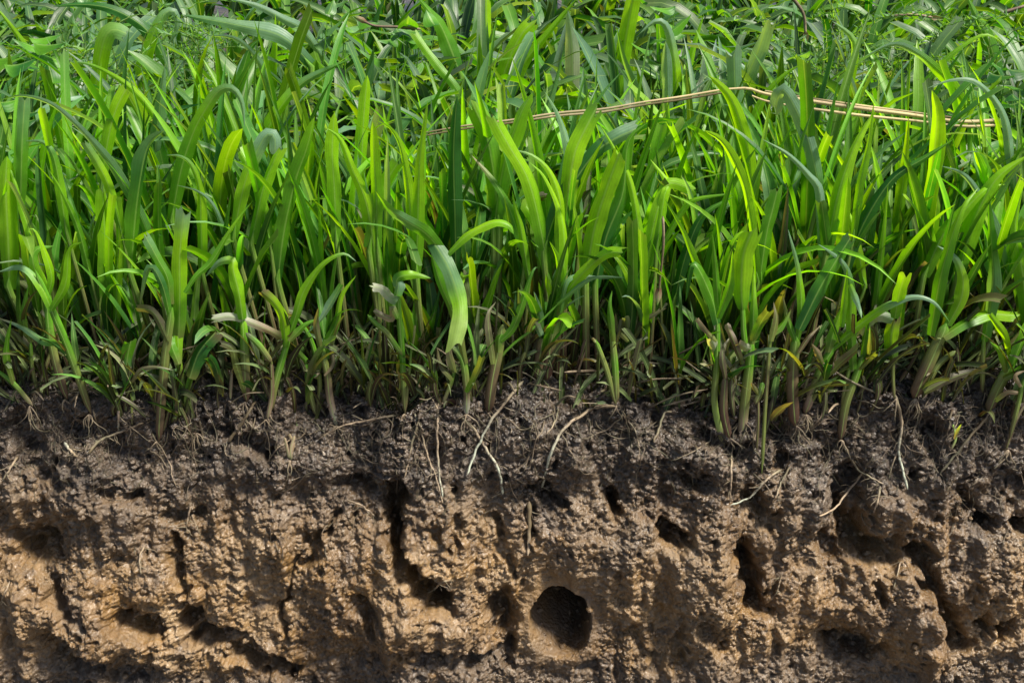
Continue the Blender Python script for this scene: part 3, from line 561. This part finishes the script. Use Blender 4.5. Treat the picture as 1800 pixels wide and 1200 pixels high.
front('slanting green shoot whose long leaf bows right and down in a blue arc', [([(1414, 728), (1428, 690), (1447, 640), (1465, 610)], 17, 'ntogg')],
      [([(1462, 615), (1500, 580), (1550, 543), (1600, 522), (1640, 530), (1671, 568)], 15, 'gyybbg', 'p', dict(lean=-.02)), ([(1456, 620), (1467, 580), (1481, 536)], 17, 'ogyY', 'p'), ([(1450, 665), (1475, 640), (1508, 612)], 15, 'ooko', 'c'),
       ([(1445, 640), (1437, 620), (1427, 604)], 12, 'ott', 'p')], 12)
front('shoot on a lower ledge with a leaf folding left to a whitish point', [([(1477, 773), (1487, 710), (1505, 660), (1518, 620)], 16, 'nkoogg'), ([(1482, 740), (1484, 690), (1500, 620)], 8, 'kog')],
      [([(1515, 630), (1520, 590), (1528, 550)], 13, 'ggg', 'p'), ([(1500, 650), (1496, 560), (1494, 495), (1478, 458), (1438, 429)], 19, 'ggygbb', 'p'), ([(1510, 650), (1530, 630), (1540, 622)], 8, 'ooo', 'c'), ([(1480, 575), (1484, 530), (1490, 470)], 12, 'gyy', 'p'),
       ([(1494, 500), (1510, 540), (1515, 560)], 11, 'ybc', 'p')], 6)
front('shoot with a yellow cut blade and a bright white torn leaf', [([(1572, 700), (1570, 660), (1572, 620)], 6, 'koo')],
      [([(1572, 640), (1566, 600), (1572, 562)], 25, 'ogYYk', 'c', dict(twist=0., base=.4)), ([(1570, 563), (1548, 556), (1530, 562), (1507, 590)], 20, 'cwww', 'c', dict(twist=.1, base=.7)), ([(1573, 560), (1580, 520), (1590, 484)], 22, 'gyyY', 'c')], 3)
front('sturdy brown sheathed shoot at the right with a tall folded yellow blade', [([(1606, 700), (1620, 665), (1640, 620), (1664, 568)], 26, 'nkkoog'), ([(1632, 672), (1650, 640), (1680, 617)], 13, 'kooo')],
      [([(1666, 572), (1688, 530), (1693, 492), (1680, 455), (1648, 432)], 22, 'gyYYbb', 'p'), ([(1658, 592), (1695, 568), (1735, 552), (1788, 554)], 23, 'oggyYy', 'c'), ([(1740, 553), (1765, 590), (1772, 620), (1778, 643)], 14, 'yYYg', 'p'),
       ([(1625, 690), (1665, 668), (1700, 655), (1728, 647)], 18, 'ossss', 'p'), ([(1635, 590), (1655, 480), (1690, 370), (1720, 330)], 24, 'gggyy', 'p', dict(lean=.04))], 12)
front('olive shoot leaning right at the right edge', [([(1737, 724), (1750, 690), (1768, 655), (1785, 625)], 22, 'kkoogg')], [([(1780, 640), (1800, 590), (1815, 540)], 20, 'ggyy', 'p'), ([(1770, 655), (1760, 620), (1740, 600)], 12, 'oyg', 'p'), ([(1765, 665), (1790, 650), (1812, 620)], 14, 'ogg', 'p')], 8)
front('tall grey green blade with pale stripe rising near the right edge', [([(1727, 690), (1727, 640), (1730, 590)], 9, 'koog')], [([(1730, 600), (1745, 500), (1742, 420), (1738, 340)], 24, 'gccggg', 'p', dict(lean=.02))], 2)
front('dead stalk cluster at the right corner of the bank', [([(1768, 790), (1785, 740), (1808, 700)], 7, 'kkt'), ([(1775, 770), (1790, 710), (1800, 665)], 9, 'kog')], [([(1790, 690), (1770, 690), (1750, 705)], 9, 'ttl', 'c'), ([(1795, 680), (1785, 660), (1805, 650)], 8, 'tt', 'p')], 6)
front('withered sheath under the paddle shoot in the dark gap', [([(1282, 770), (1272, 720), (1275, 660)], 15, 'nnkk')], [([(1275, 665), (1270, 620), (1285, 590)], 12, 'kss', 'p')], 4)
front('young sprout with two tiny fresh leaves at the left', [([(212, 690), (200, 680), (190, 668)], 5, 'tog')], [([(192, 690), (182, 680), (168, 672)], 9, 'gyY', 'p'), ([(208, 705), (202, 690), (192, 678)], 5, 'ggo', 'p')], 0)
front('young split sprout standing alone on the right slope', [([(1672, 790), (1680, 770), (1675, 745)], 5, 'tll')], [([(1678, 772), (1684, 755), (1690, 745)], 6, 'tl', 'p')], 2)
front('low pale green shoot foot above the crossed roots', [([(778, 710), (790, 680), (800, 650)], 8, 'tog')], [([(800, 655), (790, 615), (800, 580)], 14, 'oss', 'p'), ([(795, 668), (775, 640), (768, 610)], 10, 'osk', 'p')], 5)
front('dry brush of pale splinters sticking up from the left soil', [([(512, 808), (511, 790), (518, 765)], 7, 'stt'), ([(508, 806), (504, 785), (500, 768)], 6, 'stt')], [([(510, 805), (516, 780), (508, 762)], 5, 'tt', 'c')], 5, name='dry_stubble', cat='dry stubble')

# ---- roots lying on and hanging from the cut face
def draped(pts, off=.004, n=None):
    Q = [hit(*p) + np.array((0, -off, off*.4)) for p in pts]; n = n or max(14, len(pts)*6)
    Q = np.array(Q)
    Q[1:-1, 1] = np.minimum(Q[1:-1, 1], .5*(Q[:-2, 1]+Q[2:, 1])+.002)       # a stiff root bridges the hollows
    return spline(Q, n)
def root(label, pts, w, spec='stw', off=.005, branches=(), name='root'):
    P = draped(pts, off); r = .74*w*mpp(P[0][1])/2; n = len(P)
    P = P + .0011*np.stack([noise2(np.arange(n)*.45+rng.random()*50, np.arange(n)*0.+k*7.3) for k in range(3)], 1)
    rt = thing(name, P[0], label, 'root', 'larger roots on the cut face')
    a = Acc(); nod = 1+.16*np.maximum(0, np.sin(np.linspace(0, rng.uniform(12, 20), n)))**6
    tube(a, P, r*np.linspace(1.05, .7, n)*nod, cols(spec, n), 8, cap=True); a0 = a
    for b in branches:
        Q = draped(b, off*.8); m = len(Q); a = Acc(); tube(a, Q, r*np.linspace(.6, .3, m), cols('ts', m), 6); a.build('side_root', M_ROOT, rt, rt.location[:])
    a = a0                                     # a few rootlets springing from it
    for i in range(5):
        p = P[rng.randrange(2, n-1)]; q = [p]; d = np.array([rng.uniform(-1, 1), -.2, rng.uniform(-1, .1)])
        for kk in range(4): d = unit(d+np.array([rng.uniform(-.6, .6), rng.uniform(-.1, .2), rng.uniform(-.6, .3)])); q.append(q[-1]+d*.005*rng.uniform(.5, 1.2))
        tube(a, spline(q, 8), np.linspace(.0006, .00025, 8), cols('st', 8), 4)
    a.build('main_root', M_ROOT, rt, rt.location[:]); return rt
root('thin pale root running down left of the crossed pair', [(728, 722), (740, 755), (752, 795), (768, 840), (779, 884)], 5, 'stt')
root('straight pale root hanging close right of the thin one', [(771, 705), (769, 760), (772, 820), (779, 872)], 6, 'ttw', branches=[[(771, 720), (760, 700), (748, 684)]])
root('crossed root slanting down to the left below the central fan', [(920, 667), (893, 700), (862, 740), (838, 785), (822, 832)], 7, 'stww', .008)
root('crossed root slanting down to the right, thick whitish lower end', [(812, 732), (835, 755), (858, 785), (876, 822), (884, 866)], 8, 'stww', .007)
root('long bowed root from the bare V of stems to the middle of the bank', [(1082, 713), (1048, 712), (1018, 724), (988, 755), (966, 800), (952, 856)], 8, 'ktww', .008)
root('straight short root hanging below the edge of the dark gap', [(1284, 788), (1284, 830), (1282, 882)], 6, 'stt')
root('pale forked root slanting down left on the right slope', [(1372, 824), (1345, 842), (1312, 860), (1283, 886)], 6, 'stww', branches=[[(1315, 858), (1322, 870), (1310, 880)]])
root('small root curving down beside the pale forked one', [(1388, 818), (1372, 840), (1362, 872)], 5, 'kst')
root('knotty root slanting down left below the folding leaf shoot', [(1532, 800), (1510, 830), (1488, 856), (1462, 880), (1438, 905)], 6, 'sttt', branches=[[(1488, 856), (1476, 866), (1470, 872)]])
root('dark root slanting down right across the knotty one', [(1478, 775), (1500, 812), (1525, 835), (1552, 850)], 6, 'kkst')
root('thick pale root dropping straight beneath the white torn leaf', [(1570, 692), (1578, 735), (1576, 790), (1584, 825), (1592, 858)], 8, 'stww', .007, branches=[[(1576, 790), (1566, 815), (1560, 840)]])
root('short root stub right of the knotty root', [(1545, 852), (1540, 880), (1533, 900)], 6, 'stt')
root('short pale root standing like a peg at the left', [(213, 702), (211, 730), (211, 756)], 7, 'ttw')
root('bent root looping over the soil left of the square leaf stalk', [(158, 795), (180, 770), (210, 757), (255, 742)], 7, 'kstk')
root('split pale root tip lying on the left soil', [(116, 776), (128, 788), (138, 802)], 7, 'wtk', branches=[[(128, 788), (146, 790), (152, 780)]])
root('brown root slanting up to the stout hooked shoot', [(403, 775), (425, 745), (440, 722), (452, 702)], 8, 'kkkk')
root('long wiry root lying nearly level over the dark hollow', [(703, 727), (670, 733), (640, 738), (600, 745), (560, 772)], 6, 'sttk', branches=[[(640, 738), (628, 730), (618, 728)]])
root('root crooked at a knuckle right of the dark gap', [(1148, 775), (1158, 748), (1170, 722), (1200, 714), (1228, 710)], 6, 'kstk')
root('thin slanting root left of the upper crevice', [(736, 740), (724, 780), (712, 838)], 6, 'kstt')
root('small whitish root bridging the dark crevice', [(764, 1031), (778, 1018), (798, 1012)], 5, 'wtk', .012)
root('fine root hanging in the left middle of the bank', [(338, 880), (336, 905), (330, 935)], 5, 'ttk', branches=[[(337, 900), (348, 925), (356, 945)]])
root('fine root curling at the left of the subsoil', [(258, 955), (248, 975), (250, 1008)], 4, 'tts')
root('fine root hanging near the right under the thick pale one', [(1588, 960), (1578, 995), (1568, 1032)], 4, 'tts')
root('pale splinter root lying on the left bulge', [(610, 876), (635, 886), (660, 905)], 5, 'ktt')
root('thin root at the left edge of the subsoil', [(20, 1018), (12, 1040), (3, 1060)], 4, 'tts')
root('hair thin root in the soil below the pale forked root', [(1372, 1005), (1368, 1025), (1362, 1042)], 4, 'kts')
root('flattened dead stem hanging in the middle of the face', [(930, 880), (930, 930), (928, 975)], 12, 'kkt', .003)
root('twisted root dropping from the left edge soil', [(35, 800), (22, 820), (8, 842)], 6, 'kts')
root('dark slanting root under the right edge shoot', [(1735, 730), (1705, 762), (1682, 792), (1650, 830)], 7, 'kkss')
root('bent pale root left of the central fan foot', [(705, 622), (690, 660), (668, 694)], 6, 'stt', .01, branches=[[(690, 660), (676, 648), (662, 640)]])
root('pale root falling between the bowed root and the fan', [(985, 700), (975, 740), (960, 762)], 5, 'kst')

# ---- the dry straw stalk caught in the grass
def straw():
    Ys = lambda py: at_z(900, py, .335)[1]
    line = [(744, 234), (820, 221), (900, 211), (980, 199), (1060, 192), (1130, 180), (1200, 170), (1270, 158), (1312, 155)]
    line2 = [(1296, 156), (1318, 156), (1345, 165), (1400, 174), (1500, 189), (1600, 202), (1690, 214), (1766, 211)]
    Yb = .15
    r = thing('dry_stalk', at(744, 234, Yb-.02), 'long bent tan straw stalk lying across the tops of the grass', 'dry stalk')
    def strip(name, pts, w, dy, k):
        P = spline([at(x, y, Yb-.02+.10*(x-744)/1000.+dy) for x, y in pts], 40); view = unit(CAM-P); S = unit(np.cross(unit(np.gradient(P, axis=0)), view)); a = Acc()
        blade(a, P, w*mpp(Yb), cols(k, 40), S, 'c', 5, .35, .01, .6); a.build(name, M_DRY, r, r.location[:])
    strip('thin_strand', line, 4, 0, 'ktttTT'); strip('thin_strand', [(x, y+5) for x, y in line[:-1]], 4, -.003, 'kntkn')
    strip('flat_strand', line2, 7, 0, 'TTtTTt'); strip('flat_strand', [(x+4, y+11+3*math.sin(x*.01)) for x, y in line2[1:]], 5, -.003, 'TtTTtT'); strip('flat_strand', [(x, y-5) for x, y in line2[2:-1]], 4, .004, 'tkTtn')
PAL['T'] = (.55, .42, .24); PAL['r'] = (.17, .07, .04)
straw()
def weed_stem(label, pts, w, spec, Y):
    r = thing('weed_stem', at(*pts[0], Y), label, 'weed stem', 'brown weed stems in the grass'); P = spline([at(x, y, Y) for x, y in pts], 24); a = Acc()
    tube(a, P, w*mpp(Y)/2*np.linspace(1, .7, 24), cols(spec, 24), 6); a.build('stalk', M_ROOT, r, r.location[:])
    a = Acc(); q = P[-1]; d = unit(P[-1]-P[-4]); Q = spline([q-d*.004, q+d*.008, q+d*.02], 10); blade(a, Q, .010, cols('rtg', 10), np.repeat([[0, 0, 1.]], 10, 0), 'p', 5, .2); a.build('bud', M_DRY, r, r.location[:])
weed_stem('brown stem with a reddish bud lying in the feathery weeds at the top right', [(1570, 28), (1605, 26), (1640, 31)], 5, 'nrt', .75)
weed_stem('brown curved weed stem in the top left middle', [(740, 52), (700, 48), (660, 46), (640, 38)], 5, 'kkn', .62)
weed_stem('thin dead stem hanging among the blades right of the centre', [(1165, 380), (1166, 430), (1158, 512)], 5, 'tkk', .03)
weed_stem('dry brown stem dropping from the top of the right half', [(1392, -5), (1412, 25), (1416, 60)], 6, 'kkt', .62)
weed_stem('brown stem in the top right corner', [(1765, 22), (1785, 16), (1810, 8)], 6, 'knt', .8)

# ---- broad leaved and feathery weeds at the far side
def oval_leaf(a, p, d, S, L, W, spec):
    n = 12; t = np.linspace(0, 1, n); N = np.cross(d, S); P = p + d*(t*L)[:, None] + N*(-.25*L*t**2)[:, None]
    w = np.sin(np.clip(t, 0, 1)**.75*math.pi)*W + .0008; s = np.linspace(-1, 1, 7)
    G = P[:, None] + S*(s[None, :, None]*w[:, None, None]/2) + N*((np.abs(s)[None]*.22*w[:, None] + .05*W*np.sin(9*t+s[0])[:, None]*np.abs(s)[None])[..., None])
    Lx = np.zeros((n, 7, 3)); Lx[..., 0] = s; Lx[..., 1] = t[:, None]; Lx[..., 2] = rng.random()
    a.grid(G, np.repeat(cols(spec, n)[:, None], 7, 1)*rng.uniform(.75, 1.15), Lx)
def broad_weed(label, px, py, Y, size, n, spec='ggd', h=.2):
    p = at(px, py, Y); g = np.array((p[0], Y, 0)); r = thing('broadleaf_weed', g, label, 'weed', 'broad leaved weeds behind the grass')
    for i in range(n):
        az = rng.uniform(0, 6.28); hh = p[2]*rng.uniform(.75, 1.05); q = np.array((p[0]+rng.gauss(0, size*.7), Y+rng.gauss(0, size*.6), hh))
        d = unit(np.array((math.cos(az), math.sin(az)-.4, rng.uniform(-.3, .35)))); S = unit(np.cross(d, (0, -.25, 1)))
        a = Acc(); P = spline([g, (g+q)/2+np.array((rng.gauss(0, .01), 0, 0)), q], 8); tube(a, P, .0011, cols('kgg', 8), 5); a.build('stem', M_STEM, r, g)
        a = Acc(); oval_leaf(a, q, d, S, size*rng.uniform(.7, 1.2), size*rng.uniform(.5, .8), spec); a.build('leaf', M_LEAF, r, g)
broad_weed('broad leaved weed with oval dark leaves at the upper left', 60, 62, .52, .055, 12)
broad_weed('smaller oval leaved weed between the far blades at the left', 25, 125, .36, .05, 9, 'gdd')
broad_weed('oval leaved weed left of the top centre blades', 690, 40, .62, .045, 12, 'dgc')
broad_weed('blue green broad leaved weed in the top middle right', 1180, 22, .66, .045, 12, 'dgg')
broad_weed('grey leaved weed beside the grey ribbed blades', 1385, 95, .50, .05, 9, 'dcd')
broad_weed('low oval leaved weed right of the top left feathery patch', 560, 20, .70, .04, 10, 'gcg')
broad_weed('dark leaved weed at the right edge behind the grey bow', 1790, 130, .44, .045, 10, 'ddg')
def feathery(label, px, py, Y, spread, n, seedcol='gcd'):
    p = at(px, py, Y); g = np.array((p[0], Y, 0)); r = thing('feathery_weed', g, label, 'feathery weed', 'feathery weeds behind the grass')
    st = Acc(); a = Acc()
    for i in range(n):
        x0 = p[0]+rng.uniform(-1, 1)*spread; y0 = Y+rng.uniform(-.5, 1)*spread*.8; az = rng.uniform(0, 6.28); L = rng.uniform(.08, .16); h0 = p[2]*rng.uniform(.6, 1.0)-L*.3
        P = spline([(x0, y0, h0*.2), (x0, y0, h0), (x0+math.cos(az)*L*.4, y0+math.sin(az)*L*.4, h0+L*.4), (x0+math.cos(az)*L, y0+math.sin(az)*L, h0+L*rng.uniform(.1, .6))], 26)
        tube(st, P, np.linspace(.0011, .0005, 26), cols('kog', 26), 4)
        for j in range(8, 26):
            for s in (-1, 1, 1):
                d = unit(np.array([rng.gauss(0, 1), rng.gauss(0, 1), rng.uniform(.2, 1.2)])); l = rng.uniform(.010, .022)
                Q = np.array([P[j], P[j]+d*l*.5, P[j]+d*l]); S = np.repeat([unit(np.cross(d, [rng.gauss(0, 1), rng.gauss(0, 1), .3]))], 3, 0)
                blade(a, Q, .0030, cols(seedcol, 3)*rng.uniform(.6, 1.3), S, 'p', 2, 0, 0, .8)
    st.build('stems', M_STEM, r, g); a.build('needles', M_LEAF, r, g)
feathery('feathery fine leaved weed patch filling the top left', 175, 40, .62, .09, 24)
feathery('feathery weed at the top left beside the brown gap', 340, 20, .68, .07, 16)
feathery('feathery weed mat along the top right', 1480, 25, .66, .10, 20)
feathery('feathery weed mat in the top right corner', 1700, 30, .64, .10, 20)

# ------------------------------------------------------------------ the mass of grass, litter and fine roots that nobody could count
frng = random.Random(77)
def grow(a, x, y, z, az, th0, bend, L, W, spec, tip, n=10, across=3, twist=0.0, r=frng, bp=1.6, a_bright=True):
    t = np.linspace(0, 1, n); th = th0 + bend*t**bp; dl = L/(n-1)
    dx = np.concatenate([[0], np.cumsum(np.sin(th[:-1])*dl)]); dz = np.concatenate([[0], np.cumsum(np.cos(th[:-1])*dl)])
    ca, sa = math.cos(az), math.sin(az); side = r.uniform(-.12, .12)*L*t**2
    P = np.stack([x+dx*ca-side*sa, y+dx*sa+side*ca, z+dz], 1)
    S = np.repeat([[-sa, ca, 0.]], n, 0); T = unit(np.gradient(P, axis=0)); N = np.cross(T, S); tw = twist+np.linspace(0, r.uniform(-.7, .7), n)
    S = S*np.cos(tw)[:, None]+N*np.sin(tw)[:, None]
    C = cols(spec, n)*r.choice((.5, .7, .9, 1, 1.1))*(1.0 if y < .4 else .68)*np.array([r.uniform(.82, 1.06), r.uniform(.85, 1.15), r.uniform(.7, 1.3)])*(1 if a_bright else .55)  # far leaves and a_bright=False leaves are dimmed in colour to imitate shade
    blade(a, P, W, C, S, tip, across, r.uniform(.12, .38), r.uniform(0, .11), .6, r)
def plant(a, s, x, y, z, hs=1.0, r=frng, near=False):
    nl = r.randint(4, 7); h0 = r.uniform(.05, .12)*hs; az0 = r.uniform(0, 6.28); ln = r.uniform(0, .22)
    top = np.array((x+math.cos(az0)*ln*h0, y+math.sin(az0)*ln*h0, z+h0))
    if near: tube(s, spline([(x, y, z-.006), ((x+top[0])/2, (y+top[1])/2, z+h0*.5), top], 7), np.linspace(.0045, .0052, 7)*r.uniform(.6, 1.1), cols(r.choice(['nko', 'nkog', 'kog', 'kks']), 7)*r.uniform(.4, .85), 7, .55)  # stalk colour dimmed to paint the shade at the plant base
    for i in range(nl):
        az = az0 + (0 if i % 2 else math.pi) + r.gauss(0, .8); f = i/nl
        L = r.uniform(.17, .31)*hs*(1 if f > .25 else .6); th0 = r.uniform(.03, .34); bend = r.choice([r.uniform(.05, .4), r.uniform(.1, .7), r.uniform(.3, 1.0), r.uniform(.9, 2.2)] if y < .35 else [r.uniform(.1, .8), r.uniform(.8, 1.8), r.uniform(1.2, 2.4)])
        sp = r.choice(['oggg', 'ogyg', 'ogyy', 'ogyY', 'oddg', 'ddgg', 'oggc', 'ogcb', 'ddgc', 'ggyY', 'gyY', 'dgg', 'dddg', 'oggg'])
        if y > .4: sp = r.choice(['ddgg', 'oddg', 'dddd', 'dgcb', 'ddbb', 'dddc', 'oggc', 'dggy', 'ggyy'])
        if f < .22: sp = r.choice(['oos', 'oog', 'oss', 'oog', 'sss', 'ogg', 'ogd'])
        k = r.uniform(.3, 1.0)
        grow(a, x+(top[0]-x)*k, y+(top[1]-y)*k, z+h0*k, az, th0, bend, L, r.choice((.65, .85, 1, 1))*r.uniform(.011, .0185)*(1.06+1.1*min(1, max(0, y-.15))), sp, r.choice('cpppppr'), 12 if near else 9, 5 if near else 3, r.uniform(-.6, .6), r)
def fill():
    a = Acc(); s = Acc(); y = .045; N = 0
    while y < 2.9:
        step = .034 + .040*y; half = .80 + .55*y
        x = -half
        while x < half:
            px = x+frng.gauss(0, step*.4); py_ = y+frng.gauss(0, step*.35)
            clump = float(noise2(np.array(px*6.), np.array(py_*6.)))
            if frng.random() < (.95 if py_ > .09 else .6) - (max(0, -.10-clump)*2.2 if py_ > .35 else 0):
                edge = np.clip((py_-.02)/.10, 0, 1); hs = (.66+.42*edge)*(1+.18*clump)
                if py_ > .40: hs *= max(.68, 1-(py_-.40)*.8)
                z = ground_z(px, py_) if py_ < .45 else 0
                plant(a, s, px, py_, z, hs, near=py_ < .3); N += 1
                if py_ > .3 and frng.random() < .9:      # flat-lying broader leaves between the far shoots
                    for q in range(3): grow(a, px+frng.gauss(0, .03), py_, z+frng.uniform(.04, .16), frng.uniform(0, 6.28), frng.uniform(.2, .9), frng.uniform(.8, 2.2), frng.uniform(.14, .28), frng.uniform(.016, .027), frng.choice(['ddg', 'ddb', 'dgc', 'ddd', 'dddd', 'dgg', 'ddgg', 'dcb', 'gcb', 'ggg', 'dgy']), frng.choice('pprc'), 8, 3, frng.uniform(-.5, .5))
            x += step*frng.uniform(.75, 1.25)
        y += step*.85
    o = a.build('grass', M_LEAF); tag(o, 'dense green grass growing on top of the bank', 'grass', kind='stuff')
    o = s.build('grass_stalks', M_STEM); tag(o, 'olive and brown stalks at the foot of the dense grass', 'grass stalks', kind='stuff'); return N
fill()
def undergrowth():                            # short dull leaves, dead sheaths and litter in the dark at the foot of the grass
    a = Acc(); r = frng
    for i in range(900):
        x = r.uniform(-.72, .72); y = .0+abs(r.gauss(.03, .07)); z = ground_z(x, y)
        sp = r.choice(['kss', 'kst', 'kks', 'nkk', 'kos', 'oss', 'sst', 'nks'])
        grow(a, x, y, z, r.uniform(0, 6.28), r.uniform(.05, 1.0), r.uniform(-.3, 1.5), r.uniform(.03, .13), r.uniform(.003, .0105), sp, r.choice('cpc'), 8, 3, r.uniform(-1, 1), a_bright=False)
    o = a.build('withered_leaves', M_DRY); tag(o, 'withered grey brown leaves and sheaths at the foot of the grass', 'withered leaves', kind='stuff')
    a = Acc()
    for i in range(150):
        x = r.uniform(-.68, .68); y = r.uniform(-.01, .06); z = ground_z(x, y)+.004; az = r.uniform(0, 6.28); L = r.uniform(.03, .11)
        e = r.uniform(-.1, .9); P = spline([(x, y, z), (x+math.cos(az)*L*.5, y+math.sin(az)*L*.25, z+L*.5*e+r.uniform(-.005, .01)), (x+math.cos(az)*L, y+math.sin(az)*L*.5, z+L*e)], 9)
        tube(a, P, r.uniform(.0008, .0022)*np.linspace(1, .7, 9), cols(r.choice(['kst', 'kss', 'sst', 'nks', 'ktt']), 9)*r.uniform(.5, 1), 6)
    o = a.build('dead_stalks', M_ROOT); tag(o, 'thin dead stalks tangled in the dark at the edge of the bank', 'dead stalks', kind='stuff')
    a = Acc()                                 # fine roots, mostly in the upper soil
    for i in range(1100):
        px = r.uniform(-60, 1860); py = 735+abs(r.gauss(0, 85)); 
        if py > 1150: continue
        try: p = hit(px, py)
        except Exception: continue
        L = r.choice([12, 18, 28, 45, 70])*r.uniform(.6, 1.3); ang = r.gauss(math.pi/2, .9); m = 6; q = []; cx, cy = px, py
        for k in range(m):
            q.append(hit(cx, cy)+np.array((0, -.0022, .001))); ang += r.gauss(0, .4); cx += math.cos(ang)*L/m; cy += math.sin(ang)*L/m
        q = np.array(q); q[1:-1, 1] = np.minimum(q[1:-1, 1], .5*(q[:-2, 1]+q[2:, 1])+.001)
        if np.abs(np.diff(q[:, 1])).max() > .03: continue
        tube(a, spline(q, 12), r.choice([.0003, .00045, .0007])*np.linspace(1.1, .5, 12), cols(r.choice(['sts', 'kss', 'nks', 'stt', 'kks']), 12)*r.uniform(.3, .8), 5)
    for i in range(260):                      # longer hair roots hanging from the crowns down the upper soil
        cx = r.choice([r.uniform(-40, 1840), r.gauss(r.choice((330, 580, 720, 960, 1110, 1280, 1400, 1480, 1580, 1650, 1760)), 22)]); cy = r.uniform(672, 760); L = r.uniform(35, 130); ang = r.gauss(math.pi/2, .45); q = []; m = 9
        for k in range(m):
            q.append(hit(cx, cy)+np.array((0, -.003, .001))); ang += r.gauss(0, .38); cx += math.cos(ang)*L/m; cy += math.sin(ang)*L/m
        q = np.array(q)
        for _ in range(2): q[1:-1, 1] = np.minimum(q[1:-1, 1], .5*(q[:-2, 1]+q[2:, 1])+.0005)
        if np.abs(np.diff(q[:, 1])).max() > .03: continue
        tube(a, spline(q, 22), r.choice([.0004, .0006, .0009])*np.linspace(1.2, .45, 22), cols(r.choice(['stt', 'kst', 'sts', 'kss', 'ktt']), 22)*r.uniform(.35, .85), 5)
    o = a.build('fine_roots', M_ROOT); tag(o, 'fine tangled rootlets covering the upper soil', 'fine roots', kind='stuff')
undergrowth()
def fringe():                                 # small shoots and stubs rooted raggedly down the edge between the big ones
    a = Acc(); s = Acc(); d = Acc(); r = frng
    hx = [0, 60, 160, 250, 340, 390, 430, 470, 560, 600, 710, 820, 880, 950, 1010, 1100, 1180, 1240, 1280, 1340, 1400, 1480, 1570, 1610, 1700, 1740, 1800]
    hy = [690, 705, 730, 770, 775, 715, 705, 725, 735, 740, 735, 730, 700, 675, 660, 665, 655, 690, 770, 780, 750, 765, 720, 700, 700, 725, 765]
    for i in range(140):
        px = r.uniform(-40, 1840); py = np.interp(px, hx, hy) - abs(r.gauss(0, 42)) - 8; p = hit(px, py); h0 = r.uniform(.02, .07); az = r.uniform(0, 6.28)
        top = p + np.array((r.gauss(0, .012), -r.uniform(0, .012), h0)); dk = r.uniform(.3, .75)  # dk dims the stem colour, painting shade along the edge
        tube(s, spline([p-np.array((0, 0, .004)), (p+top)/2+np.array((r.gauss(0, .003), -.002, 0)), top], 7), np.linspace(.0026, .0036, 7)*r.uniform(.5, 1.2), cols(r.choice(['kog', 'koo', 'kks', 'sss', 'nko', 'kss', 'tkk']), 7)*dk, 7, .6)
        for j in range(r.randint(1, 4)):
            grow(r.choice((a, a, d)), top[0], top[1], top[2]-r.uniform(0, .6)*h0, az+r.choice((0, 3.1))+r.gauss(0, .6), r.uniform(.05, .7), r.uniform(0, 1.3), r.uniform(.04, .12), r.uniform(.005, .012), r.choice(['oog', 'oss', 'ogg', 'ogd', 'odd', 'osc', 'kss', 'sss']), r.choice('cpp'), 9, 5, r.uniform(-.7, .7), a_bright=r.random() < .35)
    o = a.build('short_grass', M_LEAF); tag(o, 'short dull grass leaves along the ragged edge of the bank', 'short grass', kind='stuff')
    o = s.build('stubble', M_STEM); tag(o, 'olive and brown stubble stems along the ragged edge of the bank', 'stubble', kind='stuff')
    o = d.build('limp_leaves', M_DRY); tag(o, 'limp greyish leaves hanging along the ragged edge of the bank', 'limp leaves', kind='stuff')
fringe()
def crumbs():                                 # loose crumbs of earth on the ledges of the face
    a = Acc(); r = frng
    for i in range(5200):
        px = r.uniform(-60, 1860); py = r.uniform(690, 1190) if r.random() < .45 else 690+abs(r.gauss(0, 110)); p = hit(px, py)
        R = r.choice([.0012, .0018, .0018, .003, .0045])*r.uniform(.7, 1.2)
        n, m = 5, 7; th = np.linspace(.15, math.pi-.15, n)[:, None]; ph = np.linspace(0, 2*math.pi, m, endpoint=False)[None]
        rad = R*(1+np.array([[r.uniform(-.3, .3) for _ in range(m)] for _ in range(n)])); sc = (r.uniform(.7, 1.3), r.uniform(.7, 1.2), r.uniform(.6, 1))
        G = np.stack([rad*np.sin(th)*np.cos(ph)*sc[0], rad*np.sin(th)*np.sin(ph)*sc[1], rad*np.cos(th)*sc[2]*np.ones_like(ph)], -1)+p
        sub = np.clip((-.13-p[2])/.05, 0, 1)*.8; a.grid(G, np.full((n, m, 3), .5)*np.array((sub*2, 1, 1)), np.zeros((n, m, 3)), closed=True)
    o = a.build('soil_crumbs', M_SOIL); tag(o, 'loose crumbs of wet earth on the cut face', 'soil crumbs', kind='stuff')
crumbs()
